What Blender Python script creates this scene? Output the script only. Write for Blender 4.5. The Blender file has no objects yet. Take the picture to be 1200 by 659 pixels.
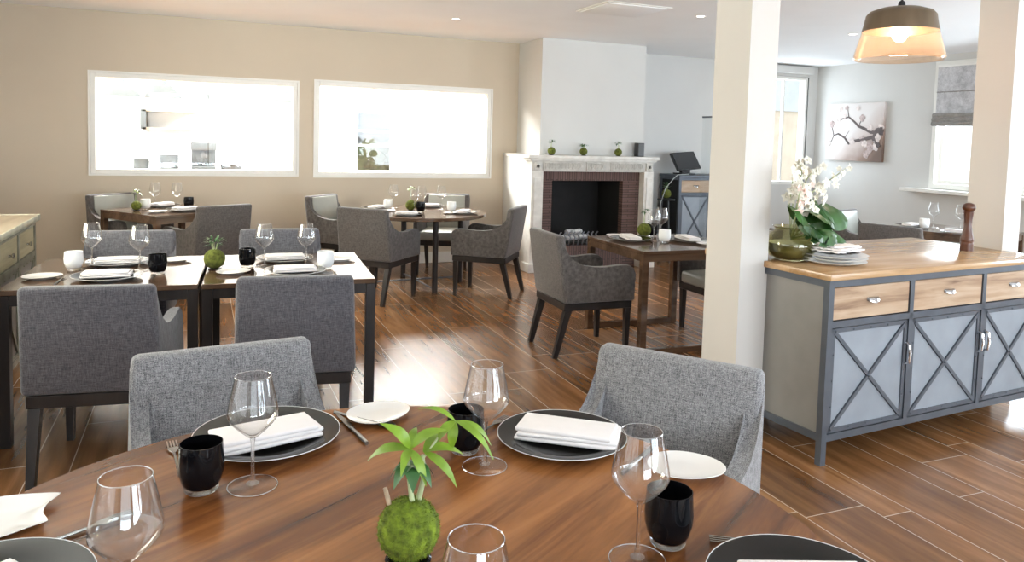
import bpy, bmesh, math, random
from mathutils import Vector, Matrix, Euler, noise
random.seed(7)
PI = math.pi
scene = bpy.context.scene
COL = scene.collection

# ------------------------------------------------------------------ materials
def nm(name):
    m = bpy.data.materials.new(name); m.use_nodes = True
    nt = m.node_tree; nt.nodes.clear()
    return m, nt

def N(nt, t, **kw):
    n = nt.nodes.new(t)
    for k, v in kw.items():
        if k in n.inputs: n.inputs[k].default_value = v
        else: setattr(n, k, v)
    return n

def L(nt, a, ao, b, bi):
    nt.links.new(a.outputs[ao], b.inputs[bi])

def ramp(nt, stops):
    r = nt.nodes.new('ShaderNodeValToRGB')
    e = r.color_ramp.elements
    while len(e) < len(stops): e.new(0.5)
    for i, (p, c) in enumerate(stops):
        e[i].position = p; e[i].color = (c[0], c[1], c[2], 1)
    return r

def math_n(nt, op, a, b=None, c=None):
    n = nt.nodes.new('ShaderNodeMath'); n.operation = op
    for i, v in enumerate((a, b, c)):
        if v is None: continue
        if isinstance(v, (int, float)): n.inputs[i].default_value = v
        else: nt.links.new(v, n.inputs[i])
    return n.outputs[0]

def basic(name, col, rough=0.5, metal=0.0, var=0.08, scale=8.0, bump=0.0, bscale=None, stretch=(1, 1, 1), coat=0.0, spec=0.5, sheen=0.0):
    """principled surface whose colour wanders a little with noise"""
    m, nt = nm(name)
    out = N(nt, 'ShaderNodeOutputMaterial'); p = N(nt, 'ShaderNodeBsdfPrincipled')
    L(nt, p, 0, out, 0)
    tc = N(nt, 'ShaderNodeTexCoord'); mp = N(nt, 'ShaderNodeMapping'); mp.inputs['Scale'].default_value = stretch
    L(nt, tc, 'Object', mp, 0)
    no = N(nt, 'ShaderNodeTexNoise', Scale=scale, Detail=4.0); L(nt, mp, 0, no, 0)
    a = [max(0, c * (1 - var)) for c in col]; b = [min(1, c * (1 + var)) for c in col]
    r = ramp(nt, [(0.3, a), (0.7, b)]); L(nt, no, 0, r, 0); L(nt, r, 0, p, 'Base Color')
    p.inputs['Roughness'].default_value = rough; p.inputs['Metallic'].default_value = metal
    p.inputs['Coat Weight'].default_value = coat; p.inputs['Specular IOR Level'].default_value = spec
    if sheen: p.inputs['Sheen Weight'].default_value = sheen
    if bump:
        n2 = N(nt, 'ShaderNodeTexNoise', Scale=bscale or scale * 6, Detail=5.0); L(nt, mp, 0, n2, 0)
        bp = N(nt, 'ShaderNodeBump', Strength=bump, Distance=0.004); L(nt, n2, 0, bp, 'Height'); L(nt, bp, 0, p, 'Normal')
    return m

def emis(name, col, strength):
    m, nt = nm(name)
    out = N(nt, 'ShaderNodeOutputMaterial'); e = N(nt, 'ShaderNodeEmission', Strength=strength)
    e.inputs[0].default_value = (*col, 1); L(nt, e, 0, out, 0)
    return m

def wood(name, dark, mid, light, rough=0.35, axis=0, scale=1.0, coat=0.0, bump=0.05, streak=1.0, spec=0.5, ang=0.0):
    m, nt = nm(name)
    out = N(nt, 'ShaderNodeOutputMaterial'); p = N(nt, 'ShaderNodeBsdfPrincipled'); L(nt, p, 0, out, 0)
    tc = N(nt, 'ShaderNodeTexCoord'); mp = N(nt, 'ShaderNodeMapping')
    s = [14 * scale] * 3; s[axis] = 1.2 * scale
    mp.inputs['Scale'].default_value = s; mp.inputs['Rotation'].default_value = (0, 0, ang)
    if ang:
        m0 = N(nt, 'ShaderNodeMapping'); m0.inputs['Rotation'].default_value = (0, 0, ang)
        mp.inputs['Rotation'].default_value = (0, 0, 0)
        L(nt, tc, 'Object', m0, 0); L(nt, m0, 0, mp, 0)
    else: L(nt, tc, 'Object', mp, 0)
    n1 = N(nt, 'ShaderNodeTexNoise', Scale=1.0, Detail=8.0, Roughness=0.62, Distortion=0.6); L(nt, mp, 0, n1, 0)
    n2 = N(nt, 'ShaderNodeTexNoise', Scale=0.30, Detail=3.0, Distortion=0.9); L(nt, mp, 0, n2, 0)
    mix = math_n(nt, 'ADD', math_n(nt, 'MULTIPLY', n1.outputs[0], 0.6 * streak), math_n(nt, 'MULTIPLY', n2.outputs[0], 0.62)); mix = math_n(nt, 'SUBTRACT', mix, 0.06)
    r = ramp(nt, [(0.36, dark), (0.54, mid), (0.74, light)]); nt.links.new(mix, r.inputs[0]); L(nt, r, 0, p, 'Base Color')
    p.inputs['Roughness'].default_value = rough; p.inputs['Coat Weight'].default_value = coat
    p.inputs['Coat Roughness'].default_value = 0.12; p.inputs['Specular IOR Level'].default_value = spec
    bp = N(nt, 'ShaderNodeBump', Strength=bump, Distance=0.002); L(nt, n1, 0, bp, 'Height'); L(nt, bp, 0, p, 'Normal')
    return m

def fabric(name, dark, light, scale=260.0, bump=0.5, slub=0.5):
    m, nt = nm(name)
    out = N(nt, 'ShaderNodeOutputMaterial'); p = N(nt, 'ShaderNodeBsdfPrincipled'); L(nt, p, 0, out, 0)
    tc = N(nt, 'ShaderNodeTexCoord')
    mx = N(nt, 'ShaderNodeMapping'); mx.inputs['Scale'].default_value = (scale, scale * 0.11, scale * 0.11); L(nt, tc, 'Object', mx, 0)
    mz = N(nt, 'ShaderNodeMapping'); mz.inputs['Scale'].default_value = (scale * 0.11, scale, scale); L(nt, tc, 'Object', mz, 0)
    m1 = N(nt, 'ShaderNodeMapping'); m1.inputs['Scale'].default_value = (scale, scale, scale); L(nt, tc, 'Object', m1, 0)
    a = N(nt, 'ShaderNodeTexNoise', Scale=1.0, Detail=2.0); L(nt, mx, 0, a, 0)
    b = N(nt, 'ShaderNodeTexNoise', Scale=1.0, Detail=2.0); L(nt, mz, 0, b, 0)
    c = N(nt, 'ShaderNodeTexNoise', Scale=1.0, Detail=2.0); L(nt, m1, 0, c, 0)
    v = math_n(nt, 'ADD', math_n(nt, 'MULTIPLY', a.outputs[0], slub), math_n(nt, 'MULTIPLY', b.outputs[0], slub))
    v = math_n(nt, 'ADD', v, math_n(nt, 'MULTIPLY', c.outputs[0], 1.0 - slub))
    v = math_n(nt, 'DIVIDE', v, 1.0 + slub)
    mid = [(x + y) / 2 for x, y in zip(dark, light)]
    r = ramp(nt, [(0.38, dark), (0.5, mid), (0.62, light)]); nt.links.new(v, r.inputs[0]); L(nt, r, 0, p, 'Base Color')
    p.inputs['Roughness'].default_value = 0.9; p.inputs['Specular IOR Level'].default_value = 0.2
    p.inputs['Sheen Weight'].default_value = 0.25; p.inputs['Sheen Roughness'].default_value = 0.5
    bp = N(nt, 'ShaderNodeBump', Strength=bump, Distance=0.0015); nt.links.new(v, bp.inputs['Height']); L(nt, bp, 0, p, 'Normal')
    return m

def thin_glass(name, tint=(1, 1, 1), refl=1.0, ior=1.5):
    """a thin pane: lets light straight through, mirrors by Fresnel"""
    m, nt = nm(name)
    out = N(nt, 'ShaderNodeOutputMaterial'); mx = N(nt, 'ShaderNodeMixShader')
    t = N(nt, 'ShaderNodeBsdfTransparent'); t.inputs[0].default_value = (*tint, 1)
    g = N(nt, 'ShaderNodeBsdfGlossy', Roughness=0.015)
    ge = N(nt, 'ShaderNodeNewGeometry')   # same mirror strength seen from either side of the sheet
    f = N(nt, 'ShaderNodeFresnel')
    nt.links.new(math_n(nt, 'ADD', math_n(nt, 'MULTIPLY', ge.outputs['Backfacing'], 1.0 / ior - ior), ior), f.inputs['IOR'])
    fac = math_n(nt, 'MULTIPLY', f.outputs[0], refl)
    nt.links.new(fac, mx.inputs[0]); L(nt, t, 0, mx, 1); L(nt, g, 0, mx, 2); L(nt, mx, 0, out, 0)
    return m

def solid_glass(name, col=(1, 1, 1), rough=0.0):
    m, nt = nm(name)
    out = N(nt, 'ShaderNodeOutputMaterial'); g = N(nt, 'ShaderNodeBsdfGlass', IOR=1.45, Roughness=rough)
    g.inputs[0].default_value = (*col, 1); L(nt, g, 0, out, 0)
    return m

def floor_mat():
    m, nt = nm('floor_wood_tile')
    out = N(nt, 'ShaderNodeOutputMaterial'); p = N(nt, 'ShaderNodeBsdfPrincipled'); L(nt, p, 0, out, 0)
    tc = N(nt, 'ShaderNodeTexCoord'); sp = N(nt, 'ShaderNodeSeparateXYZ'); L(nt, tc, 'Object', sp, 0)
    X, Y = sp.outputs[0], sp.outputs[1]
    q = math_n(nt, 'DIVIDE', math_n(nt, 'SUBTRACT', X, 2.768), 0.4713)
    k = math_n(nt, 'FLOOR', q); f = math_n(nt, 'SUBTRACT', q, k)
    narrow = math_n(nt, 'GREATER_THAN', f, 0.6667)
    pid = math_n(nt, 'ADD', math_n(nt, 'MULTIPLY', k, 2.0), narrow)
    d = math_n(nt, 'MINIMUM', math_n(nt, 'MINIMUM', f, math_n(nt, 'SUBTRACT', 1.0, f)), math_n(nt, 'ABSOLUTE', math_n(nt, 'SUBTRACT', f, 0.6667)))
    d = math_n(nt, 'MULTIPLY', d, 0.4713)
    wn = N(nt, 'ShaderNodeTexWhiteNoise', noise_dimensions='1D'); nt.links.new(pid, wn.inputs['W'])
    yy = math_n(nt, 'DIVIDE', math_n(nt, 'ADD', Y, math_n(nt, 'MULTIPLY', wn.outputs[0], 1.2)), 1.2)
    j = math_n(nt, 'FLOOR', yy); g = math_n(nt, 'SUBTRACT', yy, j)
    dy = math_n(nt, 'MULTIPLY', math_n(nt, 'MINIMUM', g, math_n(nt, 'SUBTRACT', 1.0, g)), 1.2)
    gap = math_n(nt, 'MAXIMUM', math_n(nt, 'LESS_THAN', d, 0.0022), math_n(nt, 'LESS_THAN', dy, 0.0022))
    w2 = N(nt, 'ShaderNodeTexWhiteNoise', noise_dimensions='2D')
    cv = N(nt, 'ShaderNodeCombineXYZ'); nt.links.new(pid, cv.inputs[0]); nt.links.new(j, cv.inputs[1]); L(nt, cv, 0, w2, 0)
    # grain, shifted tile by tile
    cg = N(nt, 'ShaderNodeCombineXYZ')
    nt.links.new(math_n(nt, 'MULTIPLY', X, 17.0), cg.inputs[0])
    nt.links.new(math_n(nt, 'MULTIPLY', Y, 1.5), cg.inputs[1])
    nt.links.new(math_n(nt, 'MULTIPLY', w2.outputs[0], 40.0), cg.inputs[2])
    n1 = N(nt, 'ShaderNodeTexNoise', Scale=1.0, Detail=5.0, Roughness=0.52, Distortion=0.4); L(nt, cg, 0, n1, 0)
    v = math_n(nt, 'ADD', n1.outputs[0], math_n(nt, 'MULTIPLY', math_n(nt, 'SUBTRACT', w2.outputs[0], 0.5), 0.22))
    r = ramp(nt, [(0.20, (0.090, 0.038, 0.014)), (0.43, (0.165, 0.074, 0.027)), (0.58, (0.235, 0.105, 0.039)), (0.80, (0.34, 0.172, 0.073))]); nt.links.new(v, r.inputs[0])
    mx = N(nt, 'ShaderNodeMix', data_type='RGBA'); nt.links.new(gap, mx.inputs['Factor'])
    L(nt, r, 0, mx, 'A'); mx.inputs['B'].default_value = (0.55, 0.43, 0.32, 1)
    L(nt, mx, 'Result', p, 'Base Color')
    p.inputs['Roughness'].default_value = 0.25; p.inputs['Specular IOR Level'].default_value = 0.5
    bp = N(nt, 'ShaderNodeBump', Strength=0.05, Distance=0.001)
    nt.links.new(math_n(nt, 'SUBTRACT', math_n(nt, 'MULTIPLY', n1.outputs[0], 0.3), gap), bp.inputs['Height']); L(nt, bp, 0, p, 'Normal')
    return m

def brick_mat(name, vertical=False):
    m, nt = nm(name)
    out = N(nt, 'ShaderNodeOutputMaterial'); p = N(nt, 'ShaderNodeBsdfPrincipled'); L(nt, p, 0, out, 0)
    tc = N(nt, 'ShaderNodeTexCoord'); sp = N(nt, 'ShaderNodeSeparateXYZ'); L(nt, tc, 'Object', sp, 0)
    c = N(nt, 'ShaderNodeCombineXYZ')
    if vertical:
        L(nt, sp, 2, c, 0); L(nt, sp, 0, c, 1)
    else:
        L(nt, sp, 0, c, 0); L(nt, sp, 2, c, 1)
    b = N(nt, 'ShaderNodeTexBrick', Scale=1.0); L(nt, c, 0, b, 0)
    b.inputs['Brick Width'].default_value = 0.21; b.inputs['Row Height'].default_value = 0.030; b.inputs['Mortar Size'].default_value = 0.0035
    b.inputs['Color1'].default_value = (0.100, 0.054, 0.045, 1); b.inputs['Color2'].default_value = (0.135, 0.080, 0.068, 1); b.inputs['Mortar'].default_value = (0.035, 0.022, 0.02, 1)
    L(nt, b, 'Color', p, 'Base Color'); p.inputs['Roughness'].default_value = 0.8
    bp = N(nt, 'ShaderNodeBump', Strength=0.6, Distance=0.004); bp.invert = True; L(nt, b, 'Fac', bp, 'Height'); L(nt, bp, 0, p, 'Normal')
    return m

def blossom_print():
    """the pale ground of the canvas print: white to warm brown, brown pooled at one corner"""
    m, nt = nm('canvas_print')
    out = N(nt, 'ShaderNodeOutputMaterial'); p = N(nt, 'ShaderNodeBsdfPrincipled'); L(nt, p, 0, out, 0)
    tc = N(nt, 'ShaderNodeTexCoord'); sp = N(nt, 'ShaderNodeSeparateXYZ'); L(nt, tc, 'Object', sp, 0)
    # y runs along the wall (towards the camera is negative), z up
    v = math_n(nt, 'ADD', math_n(nt, 'MULTIPLY', sp.outputs[1], -0.75), math_n(nt, 'MULTIPLY', sp.outputs[2], -0.85))
    n = N(nt, 'ShaderNodeTexNoise', Scale=3.0, Detail=3.0); L(nt, tc, 'Object', n, 0)
    v = math_n(nt, 'ADD', v, math_n(nt, 'MULTIPLY', n.outputs[0], 0.35))
    r = ramp(nt, [(0.15, (0.66, 0.62, 0.60)), (0.36, (0.56, 0.48, 0.45)), (0.56, (0.27, 0.18, 0.14)), (0.75, (0.15, 0.095, 0.07))]); nt.links.new(v, r.inputs[0])
    L(nt, r, 0, p, 'Base Color'); p.inputs['Roughness'].default_value = 0.7
    return m

M = {}
M['wall'] = basic('wall_paint', (0.58, 0.50, 0.395), 0.75, var=0.02, scale=2, bump=0.05, bscale=60)
M['wall_white'] = basic('white_wall_paint', (0.60, 0.595, 0.575), 0.7, var=0.02, scale=2, bump=0.05, bscale=60)
M['pillar'] = basic('pillar_paint', (0.60, 0.575, 0.54), 0.7, var=0.02, scale=2, bump=0.05, bscale=60)
M['ceiling'] = basic('ceiling_paint', (0.90, 0.92, 0.93), 0.8, var=0.015, scale=2)
M['trim'] = basic('white_trim_paint', (0.82, 0.81, 0.77), 0.4, var=0.02, scale=3)
M['kitchen'] = basic('kitchen_white', (0.85, 0.86, 0.85), 0.6, var=0.02, scale=2)
M['floor'] = floor_mat()
M['walnut'] = wood('walnut_top', (0.042, 0.0125, 0.0036), (0.165, 0.056, 0.0145), (0.37, 0.150, 0.043), rough=0.22, axis=0, scale=1.1, coat=0.0, spec=0.40, streak=1.1, ang=math.radians(-32))
M['darkwood'] = wood('dark_stained_wood', (0.05, 0.028, 0.017), (0.095, 0.054, 0.032), (0.15, 0.09, 0.055), bump=0.01, rough=0.13, axis=0, scale=1.2)
M['espresso'] = wood('espresso_wood', (0.012, 0.010, 0.010), (0.020, 0.016, 0.015), (0.034, 0.027, 0.024), spec=0.3, rough=0.34, axis=2, scale=1.0)
M['oak'] = wood('waxed_plank_wood', (0.22, 0.115, 0.048), (0.38, 0.225, 0.105), (0.52, 0.345, 0.19), rough=0.24, axis=0, scale=1.1, streak=1.2, coat=0.1)
M['drawerwood'] = wood('knotty_drawer_wood', (0.15, 0.075, 0.04), (0.37, 0.245, 0.15), (0.50, 0.375, 0.265), rough=0.5, streak=1.3, axis=0, scale=1.5)
M['millwood'] = wood('turned_mill_wood', (0.045, 0.014, 0.007), (0.085, 0.028, 0.013), (0.13, 0.05, 0.022), rough=0.28, axis=2, scale=1.0)
M['fabric'] = fabric('grey_woven_fabric', (0.047, 0.046, 0.052), (0.148, 0.144, 0.160), 330, 0.4, 0.55)
M['tweed'] = fabric('heathered_tweed', (0.055, 0.055, 0.06), (0.345, 0.34, 0.345), 420, 0.7, 0.35)  # coarser weave; its paler tone also stands in for stronger light there
M['fabricbrown'] = fabric('brown_grey_woven_fabric', (0.050, 0.044, 0.042), (0.150, 0.136, 0.130), 330, 0.35, 0.55)
M['leather'] = basic('pale_grey_green_leather', (0.34, 0.345, 0.31), 0.33, var=0.08, scale=6, bump=0.05, bscale=120)
M['seatfabric'] = fabric('grey_seat_fabric', (0.11, 0.105, 0.10), (0.26, 0.25, 0.24), 300, 0.4, 0.5)
M['steel'] = basic('brushed_steel', (0.33, 0.345, 0.38), 0.38, metal=0.85, var=0.15, scale=30, stretch=(1, 1, 8))
M['steelframe'] = basic('blued_steel_frame', (0.098, 0.110, 0.130), 0.42, metal=0.5, var=0.10, scale=9)
M['doorpanel'] = basic('zinc_sheet', (0.27, 0.30, 0.335), 0.5, metal=0.35, var=0.10, scale=5)
M['sidepanel'] = basic('painted_side_sheet', (0.235, 0.225, 0.212), 0.5, metal=0.3, var=0.1, scale=4)
M['oldmetal'] = basic('patinated_metal', (0.22, 0.22, 0.17), 0.45, metal=0.4, var=0.25, scale=12)
M['chrome'] = basic('polished_chrome', (0.75, 0.75, 0.76), 0.14, metal=1.0, var=0.03)
M['cutlery'] = basic('cutlery_steel', (0.30, 0.29, 0.275), 0.18, metal=1.0, var=0.04)
M['black'] = basic('black_gloss', (0.004, 0.004, 0.005), 0.02, var=0.1, spec=0.22)
M['blackmatte'] = basic('black_plastic', (0.012, 0.012, 0.013), 0.4, var=0.1)
M['charger'] = basic('dark_glazed_stoneware', (0.010, 0.009, 0.008), 0.08, var=0.25, scale=5, spec=0.24)
M['china'] = basic('white_china', (0.80, 0.78, 0.75), 0.2, var=0.02, coat=0.2)
M['platerim'] = basic('pale_plate_rim', (0.68, 0.67, 0.66), 0.3, var=0.03)
M['napkin'] = basic('napkin_cotton', (0.84, 0.80, 0.79), 0.9, var=0.02, scale=30, bump=0.2, bscale=400)
M['frost'] = basic('frosted_white_glass', (0.86, 0.87, 0.87), 0.3, var=0.02)
M['bowl'] = thin_glass('wine_bowl_glass', (0.985, 0.985, 0.985), 1.3, 1.5)
M['stem'] = solid_glass('stem_glass')
def clear_stem():
    m, nt = M['stem'], M['stem'].node_tree      # partly clear so that light reaches the table under the foot
    out = [n for n in nt.nodes if n.type == 'OUTPUT_MATERIAL'][0]; src = out.inputs[0].links[0].from_socket
    t = N(nt, 'ShaderNodeBsdfTransparent'); mx = N(nt, 'ShaderNodeMixShader'); mx.inputs[0].default_value = 0.5
    L(nt, t, 0, mx, 1); nt.links.new(src, mx.inputs[2]); L(nt, mx, 0, out, 0)
clear_stem()
M['lip'] = thin_glass('glass_lip', (1, 1, 1), 5.0, 1.6)
M['foot'] = thin_glass('foot_glass', (1, 1, 1), 0.5, 1.45)
M['pane'] = thin_glass('window_pane', (0.97, 0.98, 0.98), 1.0, 1.5)
M['amber'] = thin_glass('amber_shade_glass', (1.0, 0.86, 0.74), 1.0, 1.45)
def amber_glow():
    m, nt = M['amber'], M['amber'].node_tree
    out = [n for n in nt.nodes if n.type == 'OUTPUT_MATERIAL'][0]; src = out.inputs[0].links[0].from_socket
    t = N(nt, 'ShaderNodeBsdfTranslucent'); t.inputs[0].default_value = (1.0, 0.86, 0.74, 1)
    mx = N(nt, 'ShaderNodeMixShader'); mx.inputs[0].default_value = 0.035
    nt.links.new(src, mx.inputs[1]); L(nt, t, 0, mx, 2); L(nt, mx, 0, out, 0)
amber_glow()
M['vase'] = thin_glass('olive_vase_glass', (0.80, 0.79, 0.62), 1.3, 1.6)
M['water'] = basic('vase_filling', (0.20, 0.19, 0.10), 0.35, var=0.4, scale=14)
M['moss'] = basic('moss', (0.135, 0.19, 0.012), 0.95, var=0.55, scale=60, bump=0.9, bscale=240)
M['mossdark'] = basic('dry_moss', (0.10, 0.115, 0.014), 0.95, var=0.5, scale=60, bump=0.9, bscale=200)
M['leaf'] = basic('bright_leaf', (0.17, 0.285, 0.018), 0.4, var=0.3, scale=20)
M['leafdark'] = basic('dark_leaf', (0.035, 0.11, 0.028), 0.35, var=0.4, scale=14)
M['monstera'] = basic('monstera_leaf', (0.026, 0.085, 0.016), 0.42, var=0.5, scale=8)
M['stemgreen'] = basic('pale_stem', (0.40, 0.45, 0.25), 0.5, var=0.25, scale=30)
M['twig'] = basic('twig_bark', (0.45, 0.33, 0.22), 0.8, var=0.3, scale=40)
M['petal'] = basic('orchid_petal', (0.74, 0.71, 0.61), 0.5, var=0.06, scale=20)
M['pinkpetal'] = basic('blush_petal', (0.85, 0.66, 0.58), 0.5, var=0.08, scale=20)
M['stone'] = basic('pale_limestone', (0.66, 0.64, 0.60), 0.75, var=0.12, scale=10, bump=0.25, bscale=70)
M['carved'] = basic('carved_weathered_stone', (0.56, 0.54, 0.50), 0.85, var=0.14, scale=14, bump=0.6, bscale=60)
M['brick'] = brick_mat('slim_brick'); M['brickv'] = brick_mat('slim_brick_upright', True)
M['soot'] = basic('sooty_iron', (0.005, 0.0045, 0.0045), 0.75, var=0.4, scale=6)
M['ash'] = basic('ash_log', (0.45, 0.45, 0.45), 0.8, var=0.7, scale=22)
M['bronze'] = basic('bronze_shade', (0.20, 0.15, 0.10), 0.36, metal=0.8, var=0.15, scale=10, stretch=(1, 1, 0.2))
M['blind'] = fabric('blind_linen', (0.34, 0.34, 0.355), (0.66, 0.66, 0.68), 120, 0.3, 0.7)
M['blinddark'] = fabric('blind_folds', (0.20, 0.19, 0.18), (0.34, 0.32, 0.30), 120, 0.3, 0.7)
M['canvas'] = blossom_print()
M['branch'] = basic('printed_branch', (0.085, 0.06, 0.055), 0.7, var=0.3, scale=20)
M['blossom'] = basic('printed_blossom', (0.42, 0.33, 0.31), 0.7, var=0.35, scale=30)
M['blossompale'] = basic('printed_pale_blossom', (0.62, 0.54, 0.51), 0.7, var=0.2, scale=30)
M['downlight'] = emis('downlight_lens', (1.0, 0.93, 0.82), 9.0)
M['bulb'] = emis('bulb_glow', (1.0, 0.88, 0.70), 40.0)
M['kitgrey'] = basic('kitchen_steel', (0.075, 0.085, 0.09), 0.35, metal=0.4, var=0.1)
M['kitwood'] = basic('kitchen_shelf_wood', (0.17, 0.13, 0.09), 0.6, var=0.2)
M['kitdark'] = basic('dark_pan', (0.05, 0.05, 0.05), 0.4, var=0.2)
M['tree'] = basic('hedge_green', (0.10, 0.13, 0.05), 0.9, var=0.6, scale=5)
M['facadegrey'] = basic('grey_render', (0.17, 0.18, 0.19), 0.9, var=0.2, scale=3)
M['facade'] = basic('pale_facade', (0.66, 0.72, 0.78), 0.8, var=0.1, scale=2)
M['facadewarm'] = basic('sandy_facade', (0.80, 0.70, 0.56), 0.8, var=0.1, scale=2)
M['pave'] = basic('paving', (0.5, 0.49, 0.46), 0.9, var=0.15, scale=3)
M['screen'] = basic('dark_screen', (0.006, 0.006, 0.007), 0.12, var=0.1)
M['cable'] = basic('grey_cable', (0.45, 0.47, 0.45), 0.5, var=0.05)

# ------------------------------------------------------------------ mesh helpers
class B:
    """collects shapes and links them as ONE mesh object"""
    def __init__(s): s.bm = bmesh.new()
    def _xf(s, vs, mat):
        if mat is not None: bmesh.ops.transform(s.bm, matrix=mat, verts=vs)
    def box(s, c, size, bevel=0.0, seg=2, rot=None, fn=None):
        r = bmesh.ops.create_cube(s.bm, size=1.0); vs = r['verts']
        for v in vs: v.co = Vector((v.co.x * size[0], v.co.y * size[1], v.co.z * size[2]))
        if bevel:
            es = list({e for v in vs for e in v.link_edges})
            rr = bmesh.ops.bevel(s.bm, geom=es, offset=bevel, segments=seg, profile=0.5, affect='EDGES')
            vs = list({v for f in rr['faces'] for v in f.verts} | {v for v in vs if v.is_valid})
        if rot is not None: s._xf(vs, Euler(rot).to_matrix().to_4x4())
        for v in vs:
            v.co += Vector(c)
            if fn: v.co = Vector(fn(v.co))
        return vs
    def span(s, a, b, bevel=0.0, seg=2):
        return s.box([(p + q) / 2 for p, q in zip(a, b)], [abs(q - p) for p, q in zip(a, b)], bevel, seg)
    def lathe(s, prof, seg=28, c=(0, 0, 0), mat=None, close=False):
        rings = []
        for r, z in prof:
            if r < 1e-6: rings.append([s.bm.verts.new((0, 0, z))])
            else: rings.append([s.bm.verts.new((r * math.cos(2 * PI * i / seg), r * math.sin(2 * PI * i / seg), z)) for i in range(seg)])
        pairs = list(zip(rings, rings[1:]))
        if close: pairs.append((rings[-1], rings[0]))
        for a, b in pairs:
            for i in range(seg):
                j = (i + 1) % seg
                if len(a) == 1 and len(b) == 1: continue
                if len(a) == 1: f = (a[0], b[j], b[i])
                elif len(b) == 1: f = (a[i], a[j], b[0])
                else: f = (a[i], a[j], b[j], b[i])
                s.bm.faces.new(f)
        vs = [v for r in rings for v in r]
        s._xf(vs, mat)
        for v in vs: v.co += Vector(c)
        return vs
    def tube(s, pts, rad, seg=8, caps=True):
        pts = [Vector(p) for p in pts]; n = len(pts)
        if not isinstance(rad, (list, tuple)): rad = [rad] * n
        rings = []; up = None
        for i, p in enumerate(pts):
            t = (pts[min(i + 1, n - 1)] - pts[max(i - 1, 0)]).normalized()
            if up is None: up = Vector((0, 0, 1)) if abs(t.z) < 0.9 else Vector((1, 0, 0))
            a = t.cross(up).normalized(); b = a.cross(t).normalized(); up = b
            rings.append([s.bm.verts.new(p + (a * math.cos(2 * PI * k / seg) + b * math.sin(2 * PI * k / seg)) * rad[i]) for k in range(seg)])
        for a, b in zip(rings, rings[1:]):
            for k in range(seg):
                l = (k + 1) % seg; s.bm.faces.new((a[k], a[l], b[l], b[k]))
        if caps:
            s.bm.faces.new(rings[0][::-1]); s.bm.faces.new(rings[-1])
        return [v for r in rings for v in r]
    def prism(s, poly, d, axis='z', c=(0, 0, 0), bevel=0.0, seg=2, mat=None):
        """poly: 2D outline; extruded by d along the axis"""
        def mk(u, v, w):
            return {'z': (u, v, w), 'y': (u, w, v), 'x': (w, u, v)}[axis]
        a = [s.bm.verts.new(mk(u, v, -d / 2)) for u, v in poly]; b = [s.bm.verts.new(mk(u, v, d / 2)) for u, v in poly]
        n = len(poly); fs = [s.bm.faces.new(a[::-1]), s.bm.faces.new(b)]
        for i in range(n):
            j = (i + 1) % n; fs.append(s.bm.faces.new((a[i], a[j], b[j], b[i])))
        vs = a + b
        if bevel:
            es = [e for f in fs[:2] for e in f.edges]
            rr = bmesh.ops.bevel(s.bm, geom=es, offset=bevel, segments=seg, profile=0.5, affect='EDGES')
            vs = list({v for f in rr['faces'] for v in f.verts} | {v for v in vs if v.is_valid})
        s._xf(vs, mat)
        for v in vs: v.co += Vector(c)
        return vs
    def ball(s, c, r, sub=3, sc=(1, 1, 1), nz=0.0, nf=8.0):
        rr = bmesh.ops.create_icosphere(s.bm, subdivisions=sub, radius=1.0); vs = rr['verts']
        for v in vs:
            k = r * (1 + nz * noise.noise(v.co * nf))
            v.co = Vector((v.co.x * sc[0] * k, v.co.y * sc[1] * k, v.co.z * sc[2] * k)) + Vector(c)
        return vs
    def leaf(s, base, dirv, length, width, droop=0.3, fold=0.15, n=7, upv=(0, 0, 1)):
        d = Vector(dirv).normalized(); up = Vector(upv)
        side = d.cross(up)
        if side.length < 1e-3: side = Vector((1, 0, 0))
        side.normalize(); up2 = side.cross(d).normalized()
        L_, C_, R_ = [], [], []
        for i in range(n + 1):
            t = i / n; w = width * math.sin(PI * min(1, t ** 0.8)) * (1 - 0.15 * t) * 0.5 + 0.0006
            p = Vector(base) + d * length * t + up2 * (length * 0.18 * math.sin(PI * t)) - Vector((0, 0, 1)) * droop * length * t * t
            C_.append(s.bm.verts.new(p)); L_.append(s.bm.verts.new(p + side * w + up2 * fold * w)); R_.append(s.bm.verts.new(p - side * w + up2 * fold * w))
        for i in range(n):
            s.bm.faces.new((C_[i], L_[i], L_[i + 1], C_[i + 1])); s.bm.faces.new((R_[i], C_[i], C_[i + 1], R_[i + 1]))
    def move(s, mat): bmesh.ops.transform(s.bm, matrix=mat, verts=s.bm.verts[:])
    def obj(s, name, mat, parent=None, smooth=True, loc=None, rot=None):
        bmesh.ops.recalc_face_normals(s.bm, faces=s.bm.faces[:])
        me = bpy.data.meshes.new(name); s.bm.to_mesh(me); s.bm.free()
        if smooth:
            for p in me.polygons: p.use_smooth = True
            try: me.set_sharp_from_angle(angle=math.radians(38))
            except Exception: pass
        me.materials.append(mat)
        o = bpy.data.objects.new(name, me); COL.objects.link(o)
        if parent: o.parent = parent
        if loc is not None: o.location = loc
        if rot is not None: o.rotation_euler = rot
        return o

def tag(o, label=None, cat=None, group=None, kind=None):
    if label: o['label'] = label
    if cat: o['category'] = cat
    if group: o['group'] = group
    if kind: o['kind'] = kind
    return o

def empty(name, loc=(0, 0, 0), rz=0.0):
    o = bpy.data.objects.new(name, None); COL.objects.link(o); o.empty_display_size = 0.1
    o.location = loc; o.rotation_euler = (0, 0, rz)
    return o

KIDS = {}
def kids(o): return [c for c in bpy.data.objects if c.parent == o]

def copy_tree(o, parent=None):
    c = o.copy(); COL.objects.link(c); c.parent = parent
    for k in list(kids(o)): copy_tree(k, c)
    return c

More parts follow.
